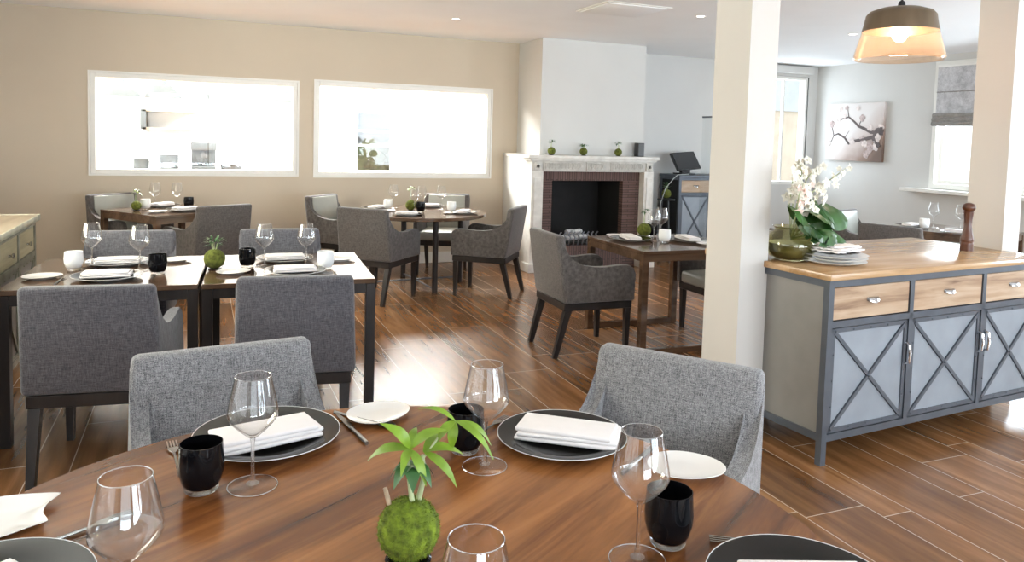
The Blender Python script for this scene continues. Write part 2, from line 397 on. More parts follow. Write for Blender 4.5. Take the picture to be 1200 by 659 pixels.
PROTO = {}
def put(maker, key, loc, rz, label, cat, group=None, sc=None):
    """first call builds the thing, later calls copy it with its parts"""
    if key not in PROTO: o = PROTO[key] = maker()
    else: o = copy_tree(PROTO[key])
    o.location = loc; o.rotation_euler = (0, 0, rz)
    o.scale = (sc, sc, sc) if sc else (1, 1, 1)
    o['label'] = label; o['category'] = cat
    if 'group' in o.keys(): del o['group']
    if group: o['group'] = group
    return o

def struct(b, name, mat, smooth=False):
    o = b.obj(name, mat, None, smooth); o['kind'] = 'structure'; return o

# ------------------------------------------------------------------ room shell
XL, XR, YF, YB, CE = -1.95, 8.42, -3.2, 8.69, 2.68
WT = 0.14

b = B(); b.span((XL - 0.3, YF - 0.3, -0.12), (XR + 0.3, YB + 5.2, 0.0)); struct(b, 'floor', M['floor'])
b = B(); b.span((XL - 0.3, YF - 0.3, CE), (XR + 0.3, YB + WT, CE + 0.15)); struct(b, 'ceiling', M['ceiling'])

def wall_with_holes(name, axis, pos, u0, u1, z0, z1, holes, mat, th=WT, sgn=1):
    """axis 'y': wall runs along x at y=pos.. ; holes = (ua, ub, za, zb)"""
    b = B()
    us = sorted({u0, u1} | {h[0] for h in holes} | {h[1] for h in holes})
    for a, c in zip(us, us[1:]):
        segs = [(z0, z1)]
        for h in holes:
            if h[0] <= a + 1e-6 and h[1] >= c - 1e-6:
                ns = []
                for (p, q) in segs:
                    if h[2] > p: ns.append((p, h[2]))
                    if h[3] < q: ns.append((h[3], q))
                segs = ns
        for p, q in segs:
            if axis == 'y': b.span((a, pos, p), (c, pos + sgn * th, q))
            else: b.span((pos, a, p), (pos + sgn * th, c, q))
    return struct(b, name, mat)

W1 = (-1.02, 0.995, 1.045, 2.065); W2 = (1.195, 3.285, 1.035, 2.09); W4 = (7.30, 8.26, 0.95, 2.52)
wall_with_holes('wall_back', 'y', YB, XL - WT, 4.3, 0, CE, [W1, W2], M['wall'])
wall_with_holes('wall_back_right', 'y', YB, 4.3, XR + WT, 0, CE, [W4], M['wall_white'])
W3 = (5.35, 6.74, 1.04, 2.60)
wall_with_holes('wall_right', 'x', XR, YF, YB, 0, CE, [W3, (1.2, 3.6, 0.5, 2.5)], M['wall_white'])
wall_with_holes('wall_left', 'x', XL, YF, YB, 0, CE, [(-1.5, 2.6, 0.6, 2.4), (3.2, 5.6, 1.0, 2.35)], M['wall'], sgn=-1)
wall_with_holes('wall_front', 'y', YF, XL - WT, XR + WT, 0, CE, [(-1.2, 1.6, 0.4, 2.45), (2.2, 5.0, 0.4, 2.45), (5.6, 7.9, 0.4, 2.45)], M['wall'], sgn=-1)

# chimney breast: lower wide block, narrower shaft above it
b = B(); b.span((3.47, 7.99, 0), (3.58, YB, 1.30)); b.span((4.95, 7.99, 0), (5.06, YB, 1.30)); b.span((3.58, 8.55, 0), (4.95, YB, 1.30)); b.span((3.58, 7.99, 1.15), (4.95, 8.55, 1.30))
b.span((3.64, 8.0, 1.30), (5.03, YB, CE))
struct(b, 'wall_chimney', M['wall_white'])

# free-standing pillars with skirting
for name, x0, x1, y0, y1 in (('wall_pillar', 2.53, 2.705, 3.07, 3.35), ('wall_pillar.001', 4.455, 4.60, 3.05, 3.29)):
    b = B(); b.span((x0, y0, 0), (x1, y1, CE))
    o = struct(b, name, M['pillar'])
    b = B(); b.span((x0 - 0.012, y0 - 0.012, 0), (x1 + 0.012, y1 + 0.012, 0.13), 0.004); s = b.obj('trim', M['trim'], o, False)

# baseboards
def base(name, a, c):
    b = B(); b.span(a, c, 0.004); struct(b, name, M['trim'])
base('baseboard_back', (XL, YB - 0.016, 0), (3.47, YB, 0.13))
base('baseboard_back_right', (5.07, YB - 0.016, 0), (XR, YB, 0.13))
base('baseboard_right', (XR - 0.016, YF, 0), (XR, YB, 0.13))
base('baseboard_left', (XL, YF, 0), (XL + 0.016, YB, 0.13))

# serving windows to the kitchen and the outside windows
def window_y(name, w, y0, y1, fr=0.045, bars=(), mat=M['trim'], sill=False):
    o = empty(name); o['kind'] = 'structure'
    x0, x1, z0, z1 = w
    b = B()
    b.span((x0, y0, z0), (x0 + fr, y1, z1), 0.004); b.span((x1 - fr, y0, z0), (x1, y1, z1), 0.004)
    b.span((x0 + fr, y0, z0), (x1 - fr, y1, z0 + fr), 0.004); b.span((x0 + fr, y0, z1 - fr), (x1 - fr, y1, z1), 0.004)
    for kind, v in bars:
        if kind == 'h': b.span((x0 + fr, (y0 + y1) / 2 - 0.02, v - 0.015), (x1 - fr, (y0 + y1) / 2 + 0.02, v + 0.015))
        else: b.span((v - 0.015, (y0 + y1) / 2 - 0.02, z0 + fr), (v + 0.015, (y0 + y1) / 2 + 0.02, z1 - fr))
    b.obj('window_frame', mat, o, False)
    # narrow raised lip around the opening
    b = B(); l = 0.02; yy = y0 - 0.012
    b.span((x0 - l, yy, z0 - l), (x0, y0 + 0.03, z1 + l)); b.span((x1, yy, z0 - l), (x1 + l, y0 + 0.03, z1 + l))
    b.span((x0, yy, z0 - l), (x1, y0 + 0.03, z0)); b.span((x0, yy, z1), (x1, y0 + 0.03, z1 + l))
    b.obj('window_trim', mat, o, False)
    b = B(); ym = (y0 + y1) / 2; b.span((x0 + fr, ym - 0.003, z0 + fr), (x1 - fr, ym + 0.003, z1 - fr)); b.obj('window_pane', M['pane'], o, False)
    return o
window_y('window_1', W1, YB, YB + WT)
window_y('window_2', W2, YB, YB + WT)
window_y('window_4', W4, YB + 0.02, YB + WT, bars=(('v', 7.86),))

def window_x(name, w, x0, x1, fr=0.06, out=0.0):
    o = empty(name); o['kind'] = 'structure'
    y0, y1, z0, z1 = w
    b = B()
    b.span((x0, y0, z0), (x1, y0 + fr, z1), 0.004); b.span((x0, y1 - fr, z0), (x1, y1, z1), 0.004)
    b.span((x0, y0 + fr, z0), (x1, y1 - fr, z0 + fr), 0.004); b.span((x0, y0 + fr, z1 - fr), (x1, y1 - fr, z1), 0.004)
    b.obj('window_frame', M['trim'], o, False)
    # inner sash
    b = B(); xm = (x0 + x1) / 2; f2 = 0.05; a0, a1, c0, c1 = y0 + fr, y1 - fr, z0 + fr, z1 - fr
    ym = (a0 + a1) / 2
    for p, q in ((a0, ym), (ym, a1)):
        b.span((xm, p, c0), (xm + 0.05, p + f2, c1)); b.span((xm, q - f2, c0), (xm + 0.05, q, c1)); b.span((xm, p + f2, c0), (xm + 0.05, q - f2, c0 + f2)); b.span((xm, p + f2, c1 - f2), (xm + 0.05, q - f2, c1))
    b.obj('window_sash', M['trim'], o, False)
    b = B(); b.span((xm + 0.022, a0, c0), (xm + 0.028, a1, c1)); b.obj('window_pane', M['pane'], o, False)
    return o
w3 = window_x('window_3', W3, XR - 0.015, XR + WT)
b = B(); b.span((XR - 0.15, 5.15, 0.985), (XR, 7.05, 1.03), 0.006); b.obj('window_sill', M['trim'], w3, False)
window_x('window_5', (1.2, 3.6, 0.5, 2.5), XR, XR + WT)
window_x('window_6', (-1.5, 2.6, 0.6, 2.4), XL - WT, XL)
window_x('window_7', (3.2, 5.6, 1.0, 2.35), XL - WT, XL)
for i, w in enumerate(((-1.2, 1.6, 0.4, 2.45), (2.2, 5.0, 0.4, 2.45), (5.6, 7.9, 0.4, 2.45))):
    window_y('window_%d' % (8 + i), w, YF - WT, YF, bars=(('v', (w[0] + w[1]) / 2),))

# boxed curtain pelmet over the far window
b = B(); b.span((7.2, YB - 0.10, 2.56), (8.25, YB, 2.66), 0.004); struct(b, 'trim_1', M['wall_white'])

# ------------------------------------------------------------------ kitchen beyond the serving windows
KX0, KX1, KY0, KY1, KC = -3.2, 5.6, YB + WT, 12.6, 2.95
KW = (2.36, 3.03, 0.86, 1.92)
wall_with_holes('wall_kitchen', 'y', KY1, KX0, KX1, 0, KC, [KW], M['kitchen'])
b = B(); b.span((KX0 - 0.1, KY0, 0), (KX0, KY1, KC)); struct(b, 'wall_kitchen_left', M['kitchen'])
b = B(); b.span((KX1, KY0, 0), (KX1 + 0.1, KY1, KC)); struct(b, 'wall_kitchen_right', M['kitchen'])
b = B(); b.span((KX0 - 0.1, KY0, KC), (KX1 + 0.1, KY1 + 0.1, KC + 0.1)); struct(b, 'ceiling_kitchen', M['kitchen'])
o = window_y('window_12', KW, KY1 - 0.03, KY1 + 0.1, fr=0.05, bars=(('h', 1.57), ('h', 1.33)))
# worktop run with pans, shelf, hoods
kc = empty('kitchen_counter', (0.2, 11.7, 0))
b = B(); b.span((-2.2, -0.35, 0.86), (1.3, 0.35, 0.92), 0.006); b.obj('worktop', M['kitgrey'], kc)
b = B(); b.span((-2.15, -0.3, 0.08), (1.25, 0.33, 0.86)); b.obj('cabinet_body', M['kitchen'], kc)
for x in (-2.0, 0.0, 1.2):
    b = B(); b.span((x - 0.03, -0.28, 0), (x + 0.03, -0.22, 0.08)); b.obj('foot', M['kitgrey'], kc)
tag(kc, 'long white worktop in the bright kitchen beyond the wide serving window', 'kitchen counter')

def hood():
    r = empty('extractor_hood')
    b = B(); b.prism([(-0.24, 0), (0.24, 0), (0.20, 0.05), (0.10, 0.16), (-0.10, 0.16), (-0.20, 0.05)], 0.4, 'y'); b.obj('hood_shell', M['kitgrey'], r)
    b = B(); b.span((-0.03, -0.03, 0.16), (0.03, 0.03, 0.95)); b.obj('hood_duct', M['kitgrey'], r)
    return r
for i, (x, lab) in enumerate(((-0.95, 'steel hood nearest the frame end of the wide serving window'), (-0.45, 'steel hood above the kitchen wall shelf'), (0.18, 'steel hood to the side of the kitchen wall shelf'), (1.05, 'steel hood by the inner edge of the wide serving window'))):
    put(hood, 'hood', (x, 11.3, 1.93), 0, lab, 'extractor hood', 'kitchen hoods')
ks = empty('wall_shelf', (-0.35, 12.35, 1.5))
b = B(); b.span((-0.42, -0.2, 0.0), (0.30, 0.25, 0.03)); b.obj('board', M['kitwood'], ks)
b = B(); b.span((-0.42, -0.2, 0.26), (0.30, 0.25, 0.29)); b.obj('board', M['kitwood'], ks)
b = B(); b.span((-0.45, -0.2, 0.0), (-0.37, 0.25, 0.29)); b.obj('side_panel', M['kitgrey'], ks)
tag(ks, 'two-tier wooden shelf on the white kitchen wall', 'shelf')
def pot(r, h, mat, name):
    def f():
        e = empty(name)
        b = B(); b.lathe([(0, 0), (r * .92, 0), (r, 0.01), (r, h), (r + .008, h), (r + .008, h + .008), (r - .008, h + .004), (r - .008, 0.012), (0, 0.012)], 20); b.obj('pot_body', mat, e)
        b = B(); b.tube([(-r, 0, h * .8), (-r - .05, 0, h * .85), (-r - .05, .03, h * .85)], .008, 6); b.tube([(r, 0, h * .8), (r + .05, 0, h * .85), (r + .05, .03, h * .85)], .008, 6); b.obj('handle', mat, e)
        return e
    return f
put(pot(0.10, 0.16, M['kitgrey'], 'stock_pot'), 'kp1', (-0.75, 11.65, 0.921), 0, 'steel stock pot on the kitchen worktop nearest the window edge', 'pot')
put(pot(0.12, 0.22, M['kitgrey'], 'stock_pot'), 'kp2', (-0.40, 11.7, 0.921), 0, 'taller steel stock pot on the worktop under the kitchen shelf', 'pot')
put(pot(0.14, 0.10, M['kitdark'], 'frying_pan'), 'kp3', (0.42, 11.65, 0.921), 0, 'dark shallow pan on the kitchen worktop', 'pan')
ke = empty('espresso_machine', (0.05, 11.7, 0.921))
b = B(); b.span((-0.16, -0.16, 0), (0.16, 0.2, 0.08), 0.01); b.obj('base', M['kitgrey'], ke)
b = B(); b.span((-0.16, 0.06, 0.08), (0.16, 0.2, 0.40), 0.01); b.span((-0.17, -0.16, 0.30), (0.17, 0.2, 0.42), 0.02); b.obj('body', M['kitgrey'], ke)
b = B(); b.lathe([(0, 0.20), (0.04, 0.20), (0.045, 0.24), (0.02, 0.30), (0, 0.30)], 14, (0, -0.08, 0)); b.obj('group_head', M['kitdark'], ke)
tag(ke, 'grey coffee machine on the kitchen worktop', 'coffee machine')
# outside the kitchen window: a hedge; beyond the far window: pale house fronts
b = B()
for i in range(26):
    b.ball((1.6 + random.random() * 2.6, 14.6 + random.random() * 0.7, 0.2 + random.random() * 0.9), 0.3 + 0.15 * random.random(), 3, nz=0.35, nf=4)
tag(b.obj('hedge', M['tree']), 'dark green hedge outside the small kitchen window', 'hedge')
b = B(); b.span((-0.5, 16.2, -0.125), (7.5, 16.4, 2.9)); b.span((-0.5, 16.16, 2.9), (7.5, 16.44, 2.98)); tag(b.obj('backdrop_wall', M['facadegrey'], None, False), 'grey backdrop wall added behind the hedge outside the small kitchen window', 'wall')  # added backdrop that greys the panes against the white sky
hs = empty('house', (15.5, 19.0, 0))
b = B(); b.span((-4, 0, 0), (5, 4, 2.6)); b.obj('wall', M['facadewarm'], hs, False)
b = B(); b.span((-4.1, -0.1, 2.6), (5.1, 4, 4.2)); b.obj('upper_wall', M['facade'], hs, False)
b = B(); b.span((-4.3, -0.4, 4.2), (5.3, 4.2, 4.45)); b.obj('roof', M['kitgrey'], hs, False)
tag(hs, 'pale house front outside the window beside the first pillar', 'house')
b = B(); b.span((-14, -14, -0.4), (26, 26, -0.125)); o = struct(b, 'ground_outside', M['pave'])

# ------------------------------------------------------------------ ceiling fittings
def downlight():
    r = empty('downlight')
    b = B(); b.lathe([(0.036, -0.004), (0.046, -0.006), (0.050, -0.003), (0.050, 0.0), (0.036, 0.0)], 28, close=True); b.obj('trim_ring', M['trim'], r)
    b = B(); b.lathe([(0, -0.003), (0.036, -0.003)], 28); b.obj('lens', M['downlight'], r)
    return r
for x, y, lab in ((2.34, 7.23, 'round ceiling spot over the round table by the serving windows'), (4.24, 5.85, 'round ceiling spot just before the first pillar'), (6.2, 5.95, 'round ceiling spot next to the hanging amber lamp')):
    put(downlight, 'downlight', (x, y, CE), 0, lab, 'ceiling light', 'ceiling spots')
    l = bpy.data.lights.new('spot_lamp', 'SPOT'); l.energy = 35; l.spot_size = math.radians(80); l.spot_blend = 0.6; l.color = (1, 0.88, 0.7); l.shadow_soft_size = 0.04
    lo = bpy.data.objects.new('spot_lamp', l); COL.objects.link(lo); lo.location = (x, y, CE - 0.03)
v = empty('ceiling_vent', (3.45, 5.90, CE))
b = B(); b.span((-0.29, -0.27, -0.016), (0.29, 0.27, -0.006), 0.006); b.obj('panel', M['ceiling'], v)
b = B(); b.span((-0.32, -0.30, -0.007), (0.32, 0.30, 0), 0.003); b.obj('frame', M['trim'], v)
tag(v, 'flat square white ceiling vent above the fireplace table', 'ceiling vent')

# pendant lamp
pl = empty('pendant_lamp', (3.40, 2.95, 1.985))
b = B(); b.lathe([(0.016, 0.272), (0.10, 0.268), (0.152, 0.25), (0.168, 0.232), (0.178, 0.18), (0.186, 0.148), (0.182, 0.148), (0.172, 0.185), (0.162, 0.23), (0.148, 0.245), (0.10, 0.26), (0.016, 0.264)], 40, close=True); b.obj('metal_cap', M['bronze'], pl)
b = B(); b.lathe([(0.184, 0.148), (0.200, 0.09), (0.216, 0.035), (0.221, 0.012), (0.214, 0.0), (0.206, 0.002), (0.214, 0.014), (0.209, 0.036), (0.195, 0.09), (0.180, 0.148)], 40, close=True); b.obj('glass_shade', M['amber'], pl)
b = B(); b.ball((0, 0, 0.135), 0.036, 3, (1, 1, 1.2)); b.obj('bulb', M['bulb'], pl)
b = B(); b.lathe([(0, 0.17), (0.018, 0.17), (0.020, 0.27), (0.016, 0.30), (0.006, 0.31), (0, 0.31)], 14); b.obj('lamp_holder', M['blackmatte'], pl)
b = B(); b.tube([(0, 0, 0.30), (0, 0, CE - 1.985 - 0.02)], 0.004, 6); b.obj('cord', M['blackmatte'], pl)
b = B(); b.lathe([(0, 0.0), (0.05, 0.0), (0.05, -0.02), (0, -0.025)], 20, (0, 0, CE - 1.985)); b.obj('ceiling_rose', M['bronze'], pl)
tag(pl, 'hanging lamp with bronze cap and amber glass shade', 'pendant lamp')
l = bpy.data.lights.new('bulb_lamp', 'POINT'); l.energy = 16; l.color = (1, 0.80, 0.60); l.shadow_soft_size = 0.045
lo = bpy.data.objects.new('bulb_lamp', l); COL.objects.link(lo); lo.location = (3.40, 2.95, 2.075)

# ------------------------------------------------------------------ chairs
def chair_maker(fab, seatfab, pad=None):
    def f():
        r = empty('dining_chair')
        W, D0, D1 = 0.54, -0.27, 0.28
        # backrest: thick panel leaning back a touch
        b = B()
        def lean(c):
            t = max(0.0, (c.z - 0.385) / 0.475)
            return (c.x * (1.015 - 0.06 * max(0.0, (c.z - 0.5) / 0.36)), c.y - 0.075 * t, c.z)
        b.box((0, D0 + 0.035, 0.6225), (W, 0.07, 0.475), 0.022, 3, fn=lean); b.obj('backrest', fab, r)
        if pad:
            b = B(); b.box((0, D0 + 0.074, 0.645), (W - 0.105, 0.014, 0.40), 0.006, 2, fn=lean); b.obj('back_pad', pad, r)
        # arms sweep down from the back in an S and round off at the front
        prof = [(D0 - 0.055, 0.835), (D0 - 0.025, 0.825), (D0 - 0.006, 0.768), (D0 + 0.018, 0.715), (D0 + 0.06, 0.676), (D0 + 0.14, 0.650), (D0 + 0.22, 0.637), (D0 + 0.30, 0.634), (D0 + 0.38, 0.640), (D0 + 0.45, 0.646), (D1 - 0.05, 0.640), (D1 - 0.015, 0.617), (D1, 0.58), (D1 - 0.005, 0.388), (D0 + 0.02, 0.388)]
        for sx in (-1, 1):
            b = B(); b.prism(prof, 0.050, 'x', (sx * (W / 2 - 0.021), 0, 0), 0.012, 2)
            for v in b.bm.verts: v.co.x *= 1.01 - 0.06 * max(0.0, (v.co.z - 0.5) / 0.36)
            b.obj('armrest', fab, r)
        b = B(); b.box((0, 0.035, 0.435), (W - 0.115, 0.50, 0.10), 0.028, 3); b.obj('seat', seatfab, r)
        b = B(); b.box((0, 0.0, 0.358), (W - 0.03, 0.53, 0.055), 0.004, 1); b.obj('seat_frame', M['espresso'], r)
        for sx in (-1, 1):
            b = B(); vs = b.box((0, 0, 0.165), (0.042, 0.042, 0.33))
            for v in vs:
                k = v.co.z / 0.33
                s = 0.72 + 0.28 * k; v.co.x *= s; v.co.y *= s
                v.co += Vector((sx * (0.228), 0.238 - 0.0 * k, 0))
            b.obj('leg', M['espresso'], r, False)
            b = B(); vs = b.box((0, 0, 0.165), (0.046, 0.050, 0.33))
            for v in vs:
                k = v.co.z / 0.33
                s = 0.70 + 0.30 * k; v.co.x *= s; v.co.y *= s
                v.co += Vector((sx * (0.222 + 0.004 * k), -0.315 + 0.085 * k, 0))
            b.obj('leg', M['espresso'], r, False)
        return r
    return f
CH = chair_maker(M['fabric'], M['seatfabric']); CL = chair_maker(M['fabricbrown'], M['leather'], M['leather']); CT = chair_maker(M['tweed'], M['seatfabric'])
def ang(fx, fy): return math.atan2(-fx, fy)
def chair(x, y, fx, fy, label, group, kind='chair'):
    return put({'chair': CH, 'tweed': CT, 'lined': CL}[kind], 'chair_' + kind, (x, y, 0), ang(fx, fy), label, 'chair', group)

chair(0.115, 2.135, 0.14, -0.99, 'pale tweed armchair at the round walnut table, backing onto the twin tables', 'tweed chairs at the walnut table', 'tweed')
chair(1.125, 1.745, -0.80, -0.60, 'pale tweed armchair at the round walnut table, beside the white pillar', 'tweed chairs at the walnut table', 'tweed')
GB = 'armchairs at the twin square tables'
chair(-0.385, 3.85, 0.14, 0.99, 'grey armchair seen from behind at the twin table beside the drawer cabinet', GB)
chair(0.455, 3.86, 0.15, 0.99, 'grey armchair seen from behind at the aisle-side twin table', GB)
chair(-0.43, 5.09, -0.08, -1, 'grey armchair facing us across the twin table beside the drawer cabinet', GB)
chair(0.49, 5.03, -0.05, -1, 'grey armchair facing us across the aisle-side twin table', GB)
GC = 'armchairs at the table under the wide serving window'
chair(-0.62, 8.22, 0.62, -0.78, 'pale green-lined armchair by the back wall under the wide serving window', GC, 'lined')
chair(0.05, 7.38, -0.50, 0.87, 'grey armchair with its back turned at the table under the wide serving window', GC, 'lined')
GD = 'armchairs around the far round table'
chair(1.55, 6.92, 0.69, 0.72, 'dark grey armchair seen from behind at the far round table', GD, 'lined')
chair(2.60, 6.90, -0.79, 0.61, 'grey armchair at the far round table, its back towards the fireplace', GD, 'lined')
chair(1.42, 8.0, 0.72, -0.69, 'pale armchair at the far round table, beneath the gap between serving windows', GD, 'lined')
chair(2.50, 8.05, -0.45, -0.89, 'armchair with pale seat facing us across the far round table', GD, 'lined')
GE = 'armchairs at the fireplace table'
chair(2.60, 4.87, 0.99, -0.03, 'grey armchair in front of the fireplace, pulled up to the square table', GE, 'lined')
chair(3.90, 4.90, -1, 0.0, 'brown-grey armchair half hidden by the first white pillar', GE, 'lined')
GF = 'armchairs at the table under the roman blind'
chair(6.43, 5.76, 0.35, -0.94, 'armchair with pale blue-lit inner back near the blossom picture', GF, 'lined')
chair(5.78, 4.86, 0.93, 0.36, 'olive-dark armchair seen from behind beyond the plank-topped sideboard', GF, 'lined')

# ------------------------------------------------------------------ tables
ta = empty('round_table', (0.294, 1.247, 0))
b = B(); b.lathe([(0, 0.712), (0.835, 0.712), (0.853, 0.718), (0.860, 0.731), (0.857, 0.744), (0.850, 0.750), (0, 0.750)], 96); b.obj('tabletop', M['walnut'], ta)
b = B(); b.lathe([(0, 0.02), (0.30, 0.02), (0.30, 0.03), (0.07, 0.06), (0.06, 0.10), (0.06, 0.66), (0.16, 0.70), (0.30, 0.712), (0, 0.712)], 40); b.obj('pedestal', M['espresso'], ta)
b = B(); b.lathe([(0, 0), (0.34, 0), (0.34, 0.015), (0.30, 0.02), (0, 0.02)], 40); b.obj('foot_plate', M['espresso'], ta)
tag(ta, 'large round walnut dining table nearest the camera', 'table')

def square_table(wx, wy, legm, topm, apron=True, sled=False, inset=0.026):
    def f():
        r = empty('square_table')
        b = B(); b.box((0, 0, 0.737), (wx, wy, 0.026), 0.003, 1); b.obj('tabletop', topm, r)
        if apron:
            t = 0.02
            for s in (-1, 1):
                b = B(); b.box((0, s * (wy / 2 - 0.016), 0.699), (wx - 0.104, t, 0.05)); b.obj('apron', legm, r, False)
                b = B(); b.box((s * (wx / 2 - 0.016), 0, 0.699), (t, wy - 0.104, 0.05)); b.obj('apron', legm, r, False)
        for sx in (-1, 1):
            for sy in (-1, 1):
                b = B(); b.box((sx * (wx / 2 - inset), sy * (wy / 2 - inset), 0.362), (0.05, 0.05, 0.724), 0.002, 1); b.obj('leg', legm, r, False)
        if sled:
            for sy in (-1, 1):
                b = B(); b.box((0, sy * (wy / 2 - inset), 0.022), (wx - 2 * inset - 0.05, 0.046, 0.044), 0.002, 1); b.obj('floor_rail', legm, r, False)
        return r
    return f
ST = square_table(0.865, 0.93, M['espresso'], M['darkwood'])
put(ST, 'twin', (-0.41, 4.525, 0), math.radians(-3.6), 'dark square table standing beside the wooden-drawer cabinet', 'table', 'twin square tables')
put(ST, 'twin', (0.468, 4.465, 0), math.radians(-3.6), 'dark square table next to the aisle, twin of the cabinet-side one', 'table', 'twin square tables')
put(square_table(0.86, 0.86, M['darkwood'], M['darkwood']), 'tc', (-0.26, 7.86, 0), math.radians(36), 'dark square table turned cornerwise under the wide serving window', 'table')
put(square_table(0.84, 0.86, M['darkwood'], M['darkwood'], sled=True), 'te', (3.30, 4.93, 0), math.radians(-1), 'brown square table with floor rails in front of the fireplace', 'table')
put(square_table(0.86, 0.86, M['darkwood'], M['darkwood']), 'tf', (6.78, 5.05, 0), math.radians(22), 'brown square table below the window with the roman blind', 'table')
td = empty('round_table', (2.06, 7.43, 0))
b = B(); b.lathe([(0, 0.715), (0.66, 0.715), (0.68, 0.722), (0.68, 0.745), (0.675, 0.75), (0, 0.75)], 64); b.obj('tabletop', M['darkwood'], td)
for i in range(4):
    a = math.radians(-85 + 90 * i)
    b = B(); b.tube([(0.46 * math.cos(a), 0.46 * math.sin(a), 0), (0.46 * math.cos(a), 0.46 * math.sin(a), 0.715)], 0.028, 14); b.obj('leg', M['espresso'], td)
for i in range(2):
    a = math.radians(-85 + 90 * i); c, s_ = 0.43 * math.cos(a), 0.43 * math.sin(a)
    b = B(); b.tube([(c, s_, 0.035 + 0.02 * i), (-c, -s_, 0.035 + 0.02 * i)], 0.009, 8); b.obj('cross_brace', M['steelframe'], td)
tag(td, 'dark round table near the serving windows with slim metal legs', 'table')
# ------------------------------------------------------------------ tableware makers
def wine_glass():
    r = empty('wine_glass'); k = 0.97
    b = B()
    outer = [(0.006, 0.108), (0.012, 0.1115), (0.030, 0.1275), (0.046, 0.1445), (0.0525, 0.1545), (0.0535, 0.163), (0.0522, 0.174), (0.046, 0.205), (0.0375, 0.243)]
    inner = [(0.0365, 0.243), (0.045, 0.205), (0.0510, 0.174), (0.0522, 0.163), (0.0512, 0.1555), (0.045, 0.146), (0.029, 0.1295), (0.011, 0.1155), (0.0, 0.113)]
    b.lathe(outer + inner, 40); bo = b.obj('bowl', M['bowl'], r)
    b = B(); b.lathe([(0.0373 + 0.0009 * math.cos(i * PI / 3), 0.2435 + 0.0009 * math.sin(i * PI / 3)) for i in range(6)], 40, close=True); b.obj('lip', M['lip'], bo)
    b = B(); b.lathe([(0.0, 0.108), (0.006, 0.108), (0.0042, 0.095), (0.0038, 0.06), (0.0042, 0.03), (0.007, 0.012), (0.014, 0.007), (0.0, 0.006)], 16); b.obj('stem', M['stem'], r)
    b = B(); b.lathe([(0, 0), (0.050, 0), (0.0525, 0.0015), (0.050, 0.003), (0.030, 0.0045), (0.014, 0.0068), (0, 0.0068)], 40); fo = b.obj('foot', M['foot'], r)
    b = B(); b.lathe([(0.0522 + 0.0011 * math.cos(i * PI / 3), 0.0016 + 0.0011 * math.sin(i * PI / 3)) for i in range(6)], 40, close=True); b.obj('foot_edge', M['lip'], fo)
    return r
def tumbler_maker(nm_, body, H=0.105, R=0.047):
    def f():
        r = empty(nm_)
        b = B(); b.lathe([(0, 0.013), (R * .72, 0.013), (R * .86, 0.022), (R * .98, H * .42), (R, H * .6), (R * .93, H), (R * .90, H), (R * .96, H * .6), (R * .92, H * .42), (R * .8, 0.026), (0, 0.022)], 36); b.obj('cup', body, r)
        b = B(); b.lathe([(0, 0.0), (R * .66, 0.0), (R * .74, 0.004), (R * .76, 0.0125), (0, 0.0125)], 36); b.obj('clear_base', M['stem'], r)
        return r
    return f
BT = tumbler_maker('black_tumbler', M['black']); WT_ = tumbler_maker('candle_holder', M['frost'], 0.10, 0.047)
def charger():
    b = B(); R = 0.166
    b.lathe([(0, 0.004), (0.095, 0.004), (0.118, 0.008), (0.1625, 0.0204), (0.1640, 0.0216), (0.1612, 0.0218), (0.117, 0.0115), (0.094, 0.0075), (0, 0.0075)], 64); r = b.obj('charger_plate', M['charger'])
    b = B(); b.lathe([(0.0, 0.0), (0.092, 0.0), (0.096, 0.0035), (0.119, 0.0072), (0.1615, 0.0190), (0.1655, 0.0208), (0.1650, 0.0224), (0.1640, 0.0222), (0.1630, 0.0206), (0.119, 0.0078), (0.095, 0.0038), (0, 0.0038)], 64); b.obj('rim', M['platerim'], r)
    return r
def bread_plate():
    b = B(); n = 48
    def ring(k, z):
        out = []
        for i in range(n):
            t = 2 * PI * i / n
            rr = 0.087 * (1 + 0.05 * math.cos(2 * t) + 0.03 * math.cos(3 * t + 0.6)) * k
            out.append(b.bm.verts.new((rr * math.cos(t), rr * 0.92 * math.sin(t), z)))
        return out
    rs = [ring(0.60, 0.0), ring(0.64, 0.003), ring(0.99, 0.0135), ring(1.0, 0.0150), ring(0.985, 0.0158), ring(0.66, 0.0068), ring(0.4, 0.0060)]
    for a, c in zip(rs, rs[1:]):
        for i in range(n):
            j = (i + 1) % n; b.bm.faces.new((a[i], a[j], c[j], c[i]))
    b.bm.faces.new(rs[0][::-1]); b.bm.faces.new(rs[-1])
    return b.obj('bread_plate', M['china'])
